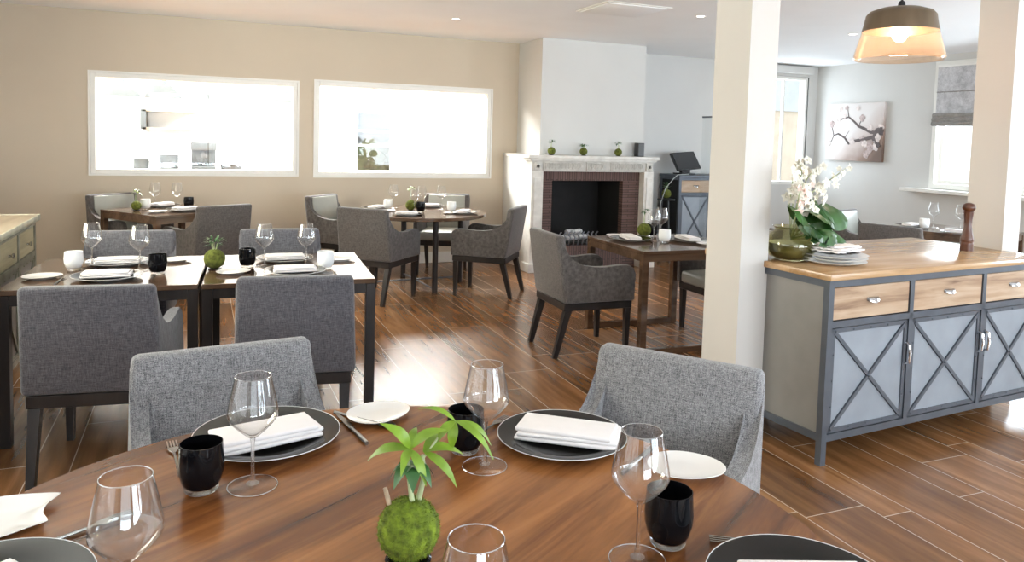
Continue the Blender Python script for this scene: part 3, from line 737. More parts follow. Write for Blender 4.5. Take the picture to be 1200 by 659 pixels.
def leaf_plate():
    """white dish whose edge is pulled out into two tips with a bite between them"""
    pts = [(0.098, 0.080), (0.082, 0.040), (0.080, 0.000), (0.094, -0.038), (0.070, -0.052), (0.030, -0.076), (-0.030, -0.098), (-0.090, -0.092), (-0.122, -0.050), (-0.128, 0.000), (-0.110, 0.055), (-0.060, 0.092), (0.000, 0.100), (0.050, 0.094)]
    b = B(); n = len(pts)
    def cr(k):
        out = []
        for i in range(n):
            p0, p1, p2, p3 = [Vector((*pts[(i + d) % n], 0)) for d in (-1, 0, 1, 2)]
            sharp = i in (0, 3) or (i + 1) % n in (0, 3)
            for s in range(4):
                t = s / 4
                q = 0.5 * ((2 * p1) + (p2 - p0) * t + (2 * p0 - 5 * p1 + 4 * p2 - p3) * t * t + (3 * p1 - p0 - 3 * p2 + p3) * t ** 3)
                if sharp: q = q.lerp(p1.lerp(p2, t), 0.5)
                out.append(q)
        return out
    base = cr(1)
    def ring(k, z): return [b.bm.verts.new((p.x * k, p.y * k, z)) for p in base]
    rs = [ring(0.6, 0), ring(0.66, 0.003), ring(0.99, 0.015), ring(1.0, 0.0165), ring(0.98, 0.0172), ring(0.70, 0.0072), ring(0.4, 0.006)]
    m = len(base)
    for a, c in zip(rs, rs[1:]):
        for i in range(m):
            j = (i + 1) % m; b.bm.faces.new((a[i], a[j], c[j], c[i]))
    b.bm.faces.new(rs[0][::-1]); b.bm.faces.new(rs[-1])
    return b.obj('leaf_plate', M['china'])
def napkin():
    b = B()
    for i, (w, d, z, rz, dx) in enumerate(((0.225, 0.105, 0.006, 0.0, 0), (0.222, 0.102, 0.0155, 0.03, 0.003), (0.214, 0.098, 0.0245, -0.03, -0.004))):
        def sag(c, z=z): return (c.x, c.y, c.z + 0.003 * math.sin(c.x * 19 + z * 300) + 0.0025 * math.cos(c.y * 40))
        vs = b.box((0, 0, 0), (w, d, 0.0095), 0.0042, 3)
        for v in vs:
            v.co = Matrix.Rotation(rz, 3, 'Z') @ v.co + Vector((dx, 0, z))
            v.co.z += 0.004 * (v.co.x / 0.11) ** 2 * (1 if v.co.x > 0 else 0.3)
    o = b.obj('napkin', M['napkin'])
    return o
def fork():
    b = B()
    b.tube([(0, -0.10, 0.0035), (0, -0.03, 0.004), (0, 0.03, 0.005)], [0.0055, 0.0035, 0.003], 8)
    b.prism([(-0.003, 0.028), (0.003, 0.028), (0.012, 0.05), (0.012, 0.062), (-0.012, 0.062), (-0.012, 0.05)], 0.0022, 'z', (0, 0, 0.006))
    for i in range(4):
        x = -0.0102 + 0.0068 * i; b.box((x, 0.082, 0.0065), (0.0032, 0.042, 0.002))
    return b.obj('fork', M['cutlery'])
def knife():
    b = B()
    b.tube([(0, -0.11, 0.005), (0, -0.06, 0.0055), (0, 0.0, 0.005)], [0.0055, 0.006, 0.0045], 8)
    b.prism([(-0.006, 0.0), (0.007, 0.0), (0.009, 0.06), (0.004, 0.105), (-0.004, 0.118), (-0.006, 0.09)], 0.002, 'z', (0, 0, 0.005))
    return b.obj('knife', M['cutlery'])
def spoon():
    b = B()
    b.tube([(0, -0.10, 0.0035), (0, 0.0, 0.004), (0, 0.055, 0.005)], [0.005, 0.003, 0.003], 8)
    b.lathe([(0, 0.0), (0.011, 0.001), (0.017, 0.004), (0.020, 0.008), (0.0185, 0.008), (0.012, 0.004), (0, 0.002)], 24, (0, 0.08, 0.0), Matrix.Diagonal((0.95, 1.35, 1, 1)))
    return b.obj('spoon', M['cutlery'])
def kokedama(kind, ball=0.052, h=0.17, moss='mossdark', leafm='leaf'):
    """moss-ball plant on a little dark saucer; kind picks the foliage"""
    def f():
        r = empty('moss_ball_plant')
        b = B(); b.lathe([(0, 0), (0.03, 0), (0.036, 0.004), (0.032, 0.006), (0, 0.005)], 20); b.obj('saucer', M['blackmatte'], r)
        b = B(); b.ball((0, 0, 0.004 + ball * 0.97), ball, 4, (1, 1, 0.97), 0.07, 9); b.obj('moss_ball', M[moss], r)
        top = 0.004 + 1.9 * ball
        rnd = random.Random(kind * 11 + 3)
        b = B()
        if kind == 0:
            b.tube([(0.004, 0, top - 0.01), (0.0, 0.004, top + (h - top) * 0.5), (0.006, 0, h)], [0.004, 0.003, 0.003], 7)
            b.tube([(-0.008, 0.004, top - 0.01), (-0.01, 0.0, top + (h - top) * 0.6)], [0.003, 0.002], 6)
        else:
            for k in range(5):
                a = k * 1.26; b.tube([(0.006 * math.cos(a), 0.006 * math.sin(a), top - 0.01), (0.02 * math.cos(a), 0.02 * math.sin(a), top + (h - top) * .6)], [0.0025, 0.0015], 5)
        b.obj('stem', M['stemgreen'], r)
        b = B()
        if kind == 0:
            for k in range(9):
                a = k * 0.7 + rnd.random() * .4; z = h - 0.012 * (k % 3)
                b.leaf((0.004, 0, z), (math.cos(a), math.sin(a), 0.35 * rnd.random()), 0.045 + 0.015 * rnd.random(), 0.02, 0.4)
        else:
            for k in range(46):
                a = rnd.random() * 6.28; e = rnd.random() * 0.9 + 0.15
                rr = 0.012 + 0.03 * rnd.random(); z = top + (h - top) * (0.15 + 0.75 * rnd.random())
                b.leaf((rr * math.cos(a), rr * math.sin(a), z), (math.cos(a), math.sin(a), e), 0.028 + 0.022 * rnd.random(), 0.012, 0.35, n=4)
        b.obj('leaves', M[leafm], r)
        return r
    return f
K0 = kokedama(0, 0.044, 0.185); K1 = kokedama(1, 0.056, 0.17, 'mossdark', 'leafdark')
KM = kokedama(0, 0.05, 0.155, 'mossdark', 'leafdark')
KE = kokedama(0, 0.055, 0.215, 'mossdark', 'leafdark')
T = 0.7502
def glass(x, y, label, g, sc=None): return put(wine_glass, 'glass', (x, y, T), random.random() * 6, label, 'wine glass', g, sc)
def tumbler(x, y, label, g, sc=None): return put(BT, 'tumbler', (x, y, T), random.random() * 6, label, 'tumbler', g, sc)
def candle(x, y, label, g=None, sc=None): return put(WT_, 'candle', (x, y, T), random.random() * 6, label, 'candle holder', g, sc)
def plate(x, y, label, g, sc=None): return put(charger, 'charger', (x, y, T), random.random() * 6, label, 'charger plate', g, sc)
def nap(x, y, rz, label, g, z=T + 0.0082, sc=None): return put(napkin, 'napkin', (x, y, z), rz, label, 'napkin', g, sc)
def bread(x, y, rz, label, g, sc=None): return put(bread_plate, 'bread', (x, y, T), rz, label, 'side plate', g, sc)
def cut(mk, x, y, rz, label, g): return put(mk, mk.__name__, (x, y, T), rz, label, mk.__name__, g)

# ---- round walnut table
G = 'wine glasses on the walnut table'
glass(0.106, 1.684, 'wine glass standing before the napkin plate of the tweed chair backing the twin tables', G)
glass(0.617, 1.614, 'wine glass between the small plant and the plate beside the pillar chair', G)
glass(0.745, 1.150, 'wine glass beside the black tumbler at the near edge of the walnut table', G)
glass(-0.103, 1.245, 'large-looking wine glass cut by the bottom edge near the leaf-shaped plate', G)
glass(0.336, 0.902, 'wine glass cut by the bottom edge, right beside the moss ball', G)
G = 'black tumblers on the walnut table'
tumbler(0.003, 1.700, 'shiny black tumbler left of the wine glass on the napkin-plate side', G)
tumbler(0.602, 1.712, 'shiny black tumbler partly behind the bright leaves of the small plant', G)
tumbler(0.833, 1.182, 'shiny black tumbler below the white side plate near the pillar chair', G)
G = 'dark charger plates on the walnut table'
plate(0.156, 1.93, 'dark round charger plate before the tweed chair backing the twin tables', G, 1.07)
plate(0.855, 1.690, 'dark round charger plate before the tweed chair beside the pillar', G)
plate(0.955, 0.955, 'dark charger plate cut by the bottom edge, beside the table rim', G)
plate(-0.325, 1.395, 'dark charger plate cut by the bottom corner, below the leaf-shaped plate', G)
G = 'napkins on the walnut table'
nap(0.150, 1.905, 0.22, 'folded white napkin on the dark plate of the tweed chair backing the twin tables', G, T + 0.009, 1.12)
nap(0.868, 1.680, -0.66, 'folded white napkin on the dark plate of the tweed chair beside the pillar', G, sc=1.14)
nap(0.962, 0.95, -0.35, 'folded white napkin on the plate cut by the bottom edge', G)
nap(-0.355, 1.36, 0.6, 'folded white napkin on the plate in the bottom corner', G)
G = 'white side plates on the walnut table'
bread(0.450, 2.000, 0.5, 'white side plate behind the bright plant, beside the spoon', G)
bread(1.055, 1.440, -0.4, 'white side plate between the black tumbler and the pillar chair', G)
tag(leaf_plate(), 'white leaf-shaped plate with two pointed tips at the table edge', 'side plate', 'white side plates on the walnut table').location = (-0.362, 1.664, T)
G = 'cutlery on the walnut table'
cut(fork, -0.052, 1.88, 0.12, 'fork left of the napkin plate before the tweed chair backing the twin tables', G)
cut(knife, 0.365, 1.93, 0.16, 'knife right of the napkin plate before the tweed chair backing the twin tables', G)
cut(spoon, 0.405, 1.985, -2.47, 'spoon with its bowl by the white side plate behind the plant', G)
cut(fork, 0.700, 1.82, -0.95, 'fork between the black tumbler and the pillar chair plate', G)
cut(knife, 0.990, 1.53, -0.95, 'knife between the pillar chair plate and its white side plate', G)
cut(fork, 1.000, 1.104, 1.01, 'fork lying behind the rim of the plate cut by the bottom edge', G)
cut(fork, -0.215, 1.585, -1.1, 'fork between the leaf-shaped plate and the corner plate', G)

# the bright moss-ball plant in the foreground
kp = empty('moss_ball_plant', (0.349, 1.288, T))
b = B(); b.lathe([(0, 0), (0.034, 0), (0.042, 0.005), (0.038, 0.008), (0, 0.006)], 28); b.obj('saucer', M['black'], kp)
b = B(); b.ball((0, 0, 0.061), 0.055, 5, (1, 1, 0.97), 0.05, 8)
rm = random.Random(5)
for i in range(2600):
    d = Vector((rm.gauss(0, 1), rm.gauss(0, 1), rm.gauss(0, 1))).normalized()
    t = d.cross(Vector((rm.random() - .5, rm.random() - .5, rm.random() - .5))).normalized()
    p = Vector((0, 0, 0.061)) + d * 0.0535; e = p + d * (0.003 + 0.004 * rm.random()) + t * 0.004 * rm.random()
    s_ = d.cross(t) * 0.0009
    b.bm.faces.new((b.bm.verts.new(p + s_), b.bm.verts.new(p - s_), b.bm.verts.new(e)))
b.obj('moss_ball', M['moss'], kp)
rv = Vector((math.cos(math.radians(22.45)), -math.sin(math.radians(22.45)), 0)); fv = Vector((math.sin(math.radians(22.45)), math.cos(math.radians(22.45)), 0))
def kv(dx, dz, df=0.0): return rv * dx + fv * df + Vector((0, 0, dz))
for pts, ra in (([kv(0.006, 0.108), kv(0.0, 0.15, -.004), kv(-0.004, 0.19, 0)], [0.0050, 0.0040, 0.0032]), ([kv(0.015, 0.108, .01), kv(0.024, 0.15, .008), kv(0.022, 0.195, .006)], [0.0055, 0.0046, 0.0036]), ([kv(0.020, 0.185, .006), kv(0.05, 0.225, .02), kv(0.078, 0.248, .03)], [0.0024, 0.002, 0.0016])):
    b = B(); b.tube(pts, ra, 10); b.obj('stem', M['stemgreen'], kp)
b = B(); b.tube([kv(-0.036, 0.105), kv(-0.044, 0.135)], [0.0045, 0.004], 8); b.obj('twig', M['twig'], kp)
cl = [((0.0, 0.208, 0), [((-1, -0.25, 0.15), .078, .026), ((-0.75, 0.75, 0.0), .074, .028), ((0.75, 0.45, 0.2), .075, .027), ((0.55, -0.9, -0.3), .060, .022), ((0.1, 0.6, 0.9), .05, .02), ((-0.2, -0.5, -1.0), .05, .022)]),
      ((0.022, 0.200, 0.01), [((1, -0.05, 0.3), .070, .024), ((0.9, -0.75, -0.1), .078, .022), ((0.5, 0.3, 0.9), .06, .02)]),
      ((0.078, 0.250, 0.03), [((-1, 0.35, 0.2), .072, .012), ((0.8, -0.5, 0.2), .075, .017), ((1, -0.75, -0.2), .085, .016), ((-0.5, -0.5, -0.2), .045, .024), ((-0.1, -0.9, -0.1), .045, .024)])]
for (cx, cz, cf), lv in cl:
    b = B()
    for (a, z, f_), ln, w in lv:
        dv = rv * a + Vector((0, 0, z)) + fv * f_
        b.leaf(kv(cx, cz, cf), dv, ln * 1.06, w * 0.80, 0.12, 0.25, n=9, upv=(Vector((0, 0, 1)) - fv * 0.6))
    b.obj('leaf_cluster', M['leaf'], kp)
b = B()
for a in range(7):
    t = a * 0.9; b.leaf(kv(0.004, 0.178), Vector((math.cos(t), math.sin(t), -0.35)), 0.045, 0.030, 0.35, 0.2)
b.obj('lower_leaves', M['leafdark'], kp)
tag(kp, 'bright green moss-ball plant in the middle of the round walnut table', 'potted plant')
# ---- twin tables
GT = 'tableware on the cabinet-side twin table'; GU = 'tableware on the aisle-side twin table'
r0 = math.radians(-4)
TB, TA_ = 'on the cabinet-side twin table', 'on the aisle-side twin table'
candle(-0.624, 4.60, 'white frosted candle holder ' + TB, 'candle holders')
bread(-0.735, 4.38, 0.3, 'white side plate on the outer corner of the cabinet-side twin table', GT)
plate(-0.435, 4.30, 'charger plate nearest the turned-away chair ' + TB, GT)
nap(-0.435, 4.30, r0, 'napkin nearest the turned-away chair ' + TB, GT)
plate(-0.425, 4.74, 'charger plate before the facing chair ' + TB, GT)
nap(-0.425, 4.73, r0, 'napkin before the facing chair ' + TB, GT)
glass(-0.545, 4.655, 'wine glass close to the white candle holder ' + TB, GT)
glass(-0.300, 4.50, 'wine glass close to the black tumbler ' + TB, GT)
tumbler(-0.206, 4.385, 'black tumbler ' + TB, GT)
bread(-0.135, 4.77, 0.2, 'white side plate by the back edge, near the seam of the cabinet-side twin table', GT)
cut(knife, -0.225, 4.28, r0, 'knife beside the turned-away napkin plate ' + TB, GT)
cut(fork, -0.642, 4.29, r0, 'fork beside the turned-away napkin plate ' + TB, GT)
cut(knife, -0.632, 4.75, PI + r0, 'knife beside the far napkin plate ' + TB, GT)
cut(fork, -0.222, 4.72, PI + r0, 'fork beside the far napkin plate ' + TB, GT)
put(K1, 'kok1', (0.075, 4.455, T), 0.4, 'ferny moss-ball plant at the seam between the twin tables', 'potted plant')
tumbler(0.249, 4.50, 'black tumbler beside the ferny moss ball ' + TA_, GU)
bread(0.165, 4.30, 0.4, 'white side plate in front of the ferny moss ball ' + TA_, GU)
plate(0.480, 4.235, 'charger plate nearest the turned-away chair ' + TA_, GU)
nap(0.480, 4.235, r0, 'napkin nearest the turned-away chair ' + TA_, GU)
plate(0.470, 4.665, 'charger plate before the facing chair ' + TA_, GU)
nap(0.470, 4.655, r0, 'napkin before the facing chair ' + TA_, GU)
glass(0.340, 4.49, 'wine glass close to the black tumbler ' + TA_, GU)
glass(0.568, 4.46, 'wine glass close to the white candle holder ' + TA_, GU)
candle(0.660, 4.335, 'white frosted candle holder ' + TA_, 'candle holders')
bread(0.785, 4.60, 0.1, 'white side plate by the outer back corner of the aisle-side twin table', GU)
cut(knife, 0.690, 4.20, r0, 'knife beside the turned-away napkin plate ' + TA_, GU)
cut(fork, 0.272, 4.24, r0, 'fork beside the turned-away napkin plate ' + TA_, GU)
cut(knife, 0.262, 4.66, PI + r0, 'knife beside the far napkin plate ' + TA_, GU)
cut(fork, 0.676, 4.64, PI + r0, 'fork beside the far napkin plate ' + TA_, GU)

# ---- table under the wide serving window
GX = 'tableware under the wide serving window'; TX = 'on the cornerwise table under the wide serving window'
put(K0, 'kok0', (-0.545, 7.80, T), 0, 'leafy moss-ball plant ' + TX, 'potted plant')
candle(-0.475, 7.90, 'white candle holder ' + TX, 'candle holders')
glass(-0.40, 8.05, 'wine glass above the candle holder ' + TX, GX)
glass(-0.205, 8.06, 'wine glass near the black tumbler ' + TX, GX)
tumbler(-0.10, 8.02, 'black tumbler ' + TX, GX)
plate(-0.34, 8.17, 'charger plate near the wall ' + TX, GX)
nap(-0.34, 8.17, 0.9, 'napkin near the wall ' + TX, GX)
plate(-0.13, 7.72, 'charger plate before the turned-away chair ' + TX, GX)
nap(-0.13, 7.72, 0.6, 'napkin before the turned-away chair ' + TX, GX)
bread(-0.36, 7.60, 0.7, 'white side plate at the near corner of the cornerwise table', GX)
bread(-0.53, 8.06, 0.7, 'white side plate towards the green-lined chair ' + TX, GX)

# ---- far round table
GY = 'tableware on the far round table'; TY = 'on the far round table'
TDX, TDY = 2.06, 7.43
put(kokedama(0, 0.055, 0.235, 'mossdark', 'leaf'), 'kokd', (1.99, 7.50, T), 0.3, 'tall leafy moss-ball plant in the middle of the far round table', 'potted plant')
tumbler(2.045, 7.33, 'black tumbler beside the moss ball ' + TY, GY)
glass(1.88, 7.80, 'wine glass farthest from the fireplace ' + TY, GY)
glass(1.985, 7.34, 'wine glass in front of the moss ball ' + TY, GY)
glass(2.13, 7.60, 'wine glass just behind the moss ball ' + TY, GY)
glass(2.35, 7.62, 'wine glass nearest the fireplace ' + TY, GY)
candle(1.80, 7.70, 'white candle holder near the turned-away chair ' + TY, 'candle holders')
candle(2.385, 7.38, 'white candle holder towards the fireplace ' + TY, 'candle holders')
for px_, py_, lab in ((1.68, 7.72, 'before the pale chair'), (1.84, 7.08, 'before the dark turned-away chair'), (2.30, 7.88, 'before the facing chair'), (2.45, 7.17, 'before the chair by the fireplace')):
    plate(px_, py_, 'charger plate %s %s' % (lab, TY), GY, 0.9)
    nap(px_, py_, math.atan2(py_ - TDY, px_ - TDX) + PI / 2, 'napkin %s %s' % (lab, TY), GY, sc=0.9)
bread(2.30, 7.16, 0.2, 'white side plate on the near side of the far round table', GY, 0.8)
bread(1.76, 7.49, 0.2, 'white side plate next to the candle near the turned-away chair, far round table', GY, 0.8)

# ---- fireplace table
GZ = 'tableware on the fireplace table'; TZ = 'on the square table before the fireplace'
put(KE, 'koke', (3.325, 5.22, T), 0.5, 'moss-ball plant with dark foliage ' + TZ, 'potted plant')
glass(3.275, 5.00, 'wine glass nearer the moss ball ' + TZ, GZ)
glass(3.42, 5.12, 'wine glass nearer the pillar ' + TZ, GZ)
candle(3.300, 4.89, 'white candle holder ' + TZ, 'candle holders')
tumbler(3.40, 5.22, 'black tumbler half hidden behind the wine glasses ' + TZ, GZ)
plate(3.10, 5.06, 'charger plate before the grey chair ' + TZ, GZ)
nap(3.10, 5.06, 1.4, 'napkin before the grey chair ' + TZ, GZ)
plate(3.54, 4.93, 'charger plate by the pillar ' + TZ, GZ)
nap(3.54, 4.93, 1.5, 'napkin by the pillar ' + TZ, GZ)
bread(3.10, 5.27, 0.2, 'white side plate at the fireplace edge of the square table', GZ)
bread(3.56, 4.70, 0.2, 'white side plate almost hidden behind the first pillar', GZ)

# ---- table under the blind
GW = 'tableware under the roman blind'; TW = 'on the table below the roman blind'
candle(6.49, 5.22, 'white candle holder ' + TW, 'candle holders')
glass(6.70, 5.29, 'wine glass beside the candle holder ' + TW, GW)
glass(6.74, 5.03, 'wine glass by the pepper mill side ' + TW, GW)
plate(6.52, 5.40, 'charger plate towards the blue-lit chair ' + TW, GW, 0.9)
nap(6.52, 5.40, 0.3, 'napkin towards the blue-lit chair ' + TW, GW, sc=0.9)
plate(6.48, 4.87, 'charger plate before the olive-dark chair ' + TW, GW, 0.9)
nap(6.48, 4.87, 1.9, 'napkin before the olive-dark chair ' + TW, GW, sc=0.9)
cut(knife, 6.62, 4.70, 1.9, 'knife at the near edge of the table below the roman blind', GW)

# ------------------------------------------------------------------ sideboards
def cup_pull():
    b = B()
    n = 12
    prof = [(-0.045, 0.0), (-0.042, 0.012), (-0.03, 0.022), (0, 0.027), (0.03, 0.022), (0.042, 0.012), (0.045, 0.0)]
    rows = []
    for i in range(7):
        t = i / 6 * PI / 2
        rows.append([b.bm.verts.new((x, -y * math.sin(t) - 0.002, 0.016 - 0.030 * (1 - math.cos(t)) * (1 - abs(x) / 0.12))) for x, y in prof])
    for a, c in zip(rows, rows[1:]):
        for i in range(len(prof) - 1): b.bm.faces.new((a[i], a[i + 1], c[i + 1], c[i]))
    bmesh.ops.solidify(b.bm, geom=b.bm.faces[:], thickness=0.002)
    return b

def sideboard(name, bays, depth, height, fm, pm, dm, topm, sidem, pull='cup', handle=True, rim=None):
    """steel-framed cabinet: origin at the front corner on the floor, front faces -y, runs +x"""
    r = empty(name); W = sum(bays); t = 0.034; top = 0.032; z0 = 0.115; zr = height - top - t; zd = height - 0.245
    b = B(); b.span((-0.012, -0.015, height - top), (W + 0.012, depth + 0.012, height), 0.004); b.obj('worktop', topm, r)
    if rim:
        b = B(); b.span((-0.020, -0.024, height - top - 0.004), (W + 0.020, -0.014, height + 0.003), 0.003); b.span((-0.022, -0.024, height - top - 0.004), (-0.011, depth + 0.014, height + 0.003), 0.003); b.span((W + 0.011, -0.024, height - top - 0.004), (W + 0.022, depth + 0.014, height + 0.003), 0.003); b.obj('top_rim', rim, r)
    b = B()
    for x in (0, W - t):
        for y in (0, depth - t): b.span((x, y, 0), (x + t, y + t, height - top))
    for y in (0, depth - t):
        b.span((t, y, zr), (W - t, y + t, height - top)); b.span((t, y, z0), (W - t, y + t, z0 + t)); b.span((t, y, zd - 0.016), (W - t, y + t, zd + 0.016))
    for x in (0, W - t):
        b.span((x, t, zr), (x + t, depth - t, height - top)); b.span((x, t, z0), (x + t, depth - t, z0 + t))
    x = 0
    for w in bays[:-1]:
        x += w; b.span((x - 0.015, 0, z0 + t), (x + 0.015, t, zr))
    b.obj('frame', fm, r, False)
    b = B()
    for x in (0.012, W - 0.018): b.span((x, t, z0 + t), (x + 0.006, depth - t, zr))
    b.span((t, depth - 0.02, z0 + t), (W - t, depth - 0.014, zr)); b.span((t, 0.03, z0 + 0.02), (W - t, depth - 0.02, z0 + 0.03))
    b.obj('side_panel', sidem, r, False)
    x = 0
    for i, w in enumerate(bays):
        x0 = x + (t if i == 0 else 0.015); x1 = x + w - (t if i == len(bays) - 1 else 0.015); x += w
        xm = (x0 + x1) / 2
        b = B(); b.span((x0 + 0.004, 0.006, zd + 0.020), (x1 - 0.004, 0.32, zr - 0.004), 0.002, 1); d = b.obj('drawer', M['drawerwood'] if dm is None else dm, r)
        if pull == 'cup':
            b = cup_pull(); b.move(Matrix.Translation((xm, 0.006, (zd + zr) / 2 + 0.012)) @ Matrix.Scale(0.9, 4)); b.obj('cup_pull', M['chrome'], d)
        else:
            b = B(); b.lathe([(0, 0), (0.008, 0), (0.007, 0.014), (0.016, 0.022), (0.016, 0.028), (0, 0.032)], 18, (xm, 0.006, (zd + zr) / 2), Matrix.Rotation(PI / 2, 4, 'X')); b.obj('knob', M['chrome'], d)
        za, zb = z0 + t + 0.004, zd - 0.020
        b = B(); b.span((x0 + 0.004, 0.010, za), (x1 - 0.004, 0.028, zb)); dr = b.obj('door', pm, r, False)
        b = B(); e = 0.022
        b.span((x0 + 0.004, 0.004, za), (x0 + 0.004 + e, 0.012, zb)); b.span((x1 - 0.004 - e, 0.004, za), (x1 - 0.004, 0.012, zb))
        b.span((x0 + 0.004, 0.004, za), (x1 - 0.004, 0.012, za + e)); b.span((x0 + 0.004, 0.004, zb - e), (x1 - 0.004, 0.012, zb))
        ww, hh = x1 - x0 - 0.05, zb - za - 0.04; ln = math.hypot(ww, hh); an = math.atan2(hh, ww)
        for s in (-1, 1):
            b.box((xm, 0.006, (za + zb) / 2), (ln, 0.010, 0.019), rot=(0, -s * an, 0))
        nx = 5
        for k in range(nx):
            px = x0 + 0.03 + (x1 - x0 - 0.06) * k / (nx - 1)
            for pz in (za + 0.014, zb - 0.014): b.ball((px, 0.003, pz), 0.0045, 1)
        for k in range(1, 4):
            for px in (x0 + 0.018, x1 - 0.018): b.ball((px, 0.003, za + (zb - za) * k / 4), 0.0045, 1)
        b.ball((xm, 0.0, (za + zb) / 2), 0.010, 2, (1, .6, 1)); b.obj('door_brace', fm, dr)
        if handle:
            hx = (x1 - 0.012) if i != 2 else x0 + 0.012
            b = B(); zc = zb - 0.17
            b.tube([(hx, 0.004, zc - 0.055), (hx, -0.020, zc - 0.045), (hx, -0.026, zc), (hx, -0.020, zc + 0.045), (hx, 0.004, zc + 0.055)], [0.006, 0.007, 0.0085, 0.007, 0.006], 8)
            b.obj('handle', M['chrome'], dr)
    return r
sb = sideboard('sideboard', (0.60, 0.60, 0.56), 0.84, 0.925, M['steelframe'], M['doorpanel'], None, M['oak'], M['sidepanel'])
sb.location = (2.725, 2.668, 0); sb.rotation_euler = (0, 0, math.radians(4.5))
tag(sb, 'long zinc and steel sideboard with plank top between the two pillars', 'sideboard')
sl = sideboard('sideboard', (0.50, 0.50, 0.50, 0.50), 0.50, 0.935, M['oldmetal'], M['sidepanel'], wood('pale_worn_drawer', (0.17, 0.14, 0.07), (0.36, 0.31, 0.18), (0.50, 0.45, 0.30), 0.45, 0, 0.8), wood('pale_worn_top', (0.22, 0.15, 0.09), (0.42, 0.34, 0.24), (0.58, 0.52, 0.42), 0.3, 0, 0.7), M['oldmetal'], 'knob', False, basic('pale_zinc_rim', (0.50, 0.49, 0.38), 0.35, metal=0.3, var=0.3, scale=14))
sl.location = (-0.99, 3.72, 0); sl.rotation_euler = (0, 0, math.radians(90))
tag(sl, 'patinated sideboard with pale drawers and round knobs against the tan wall', 'sideboard')
s3 = sideboard('sideboard', (0.50, 0.44), 0.44, 1.10, M['steelframe'], M['doorpanel'], None, M['steelframe'], M['soot'], 'cup', True)
s3.location = (5.72, 8.19, 0)
tag(s3, 'tall steel cabinet with one crossed door visible, right of the fireplace', 'sideboard')

# ---- on the long sideboard
HB = 0.9255
vz = empty('vase', (2.850, 3.07, HB))
b = B(); b.lathe([(0, 0.0), (0.07, 0.0), (0.105, 0.02), (0.128, 0.06), (0.130, 0.095), (0.112, 0.135), (0.085, 0.155), (0.082, 0.165), (0.092, 0.175), (0.089, 0.176), (0.077, 0.166), (0.080, 0.152), (0.106, 0.132), (0.124, 0.094), (0.122, 0.061), (0.100, 0.025), (0.068, 0.006), (0, 0.006)], 40); b.obj('glass_body', M['vase'], vz)
b = B(); b.lathe([(0, 0.008), (0.066, 0.008), (0.096, 0.027), (0.118, 0.062), (0.119, 0.09), (0, 0.09)], 32); b.obj('water', M['water'], vz)
tag(vz, 'round olive glass vase holding the flowers by the first pillar', 'vase')
def monstera(name, base_, tip, width, label, split=True):
    r = empty(name, base_)
    d = Vector(tip) - Vector(base_); ln = d.length
    b = B(); mid = d * 0.45 + Vector((0, 0, 0.03)); b.tube([(0, 0, 0), mid * 0.6, mid], [0.004, 0.0035, 0.003], 7); b.obj('stalk', M['stemgreen'], r)
    b = B(); x = (d - mid).normalized(); L2 = (d - mid).length; side = x.cross(Vector((0.15, -0.78, 0.6))).normalized(); up = side.cross(x)
    n = 22
    for s in (-1, 1):
        prev = None
        for i in range(n + 1):
            t = i / n; w = width * (math.sin(PI * min(1, t * 0.93 + 0.05)) ** 0.7) * 0.5
            if split and i % 5 == 3 and 3 < i < n - 2: w *= 0.45
            c = mid + x * L2 * t + up * (0.03 * math.sin(PI * t)) - Vector((0, 0, 0.05 * t * t))
            p0 = b.bm.verts.new(c); p1 = b.bm.verts.new(c + side * s * w * 0.6 + up * 0.008 * math.sin(t * 9)); p2 = b.bm.verts.new(c + side * s * w + up * (-0.30 * w))
            if prev:
                b.bm.faces.new((prev[0], p0, p1, prev[1])); b.bm.faces.new((prev[1], p1, p2, prev[2]))
            prev = (p0, p1, p2)
    bmesh.ops.remove_doubles(b.bm, verts=b.bm.verts[:], dist=1e-5); b.obj('leaf_blade', M['monstera'], r)
    tag(r, label, 'leaf', 'leaves in the vase')
vb = (2.850, 3.07, 1.03)
monstera('monstera_leaf', vb, (2.895, 2.86, 1.07), 0.20, 'drooping split leaf hanging over the front of the olive vase')
monstera('monstera_leaf', vb, (2.965, 2.93, 1.225), 0.22, 'broad split leaf arching out above the rim of the vase')
monstera('monstera_leaf', vb, (3.175, 3.02, 1.19), 0.17, 'blue-green rounded leaf reaching farthest from the vase', False)
monstera('monstera_leaf', vb, (2.695, 2.83, 1.19), 0.20, 'dark leaf against the edge of the white pillar')
monstera('monstera_leaf', vb, (3.125, 2.95, 1.04), 0.08, 'narrow hanging green leaf tip below the blue-green leaf', False)
monstera('monstera_leaf', vb, (2.835, 2.80, 1.19), 0.17, 'upright dark leaf at the front of the bouquet, above the vase mouth', False)
monstera('monstera_leaf', vb, (2.765, 2.80, 1.12), 0.17, 'glossy split leaf lying over the pillar side of the vase mouth')
monstera('monstera_leaf', vb, (2.92, 2.84, 1.085), 0.19, 'large low leaf covering the front rim of the vase')
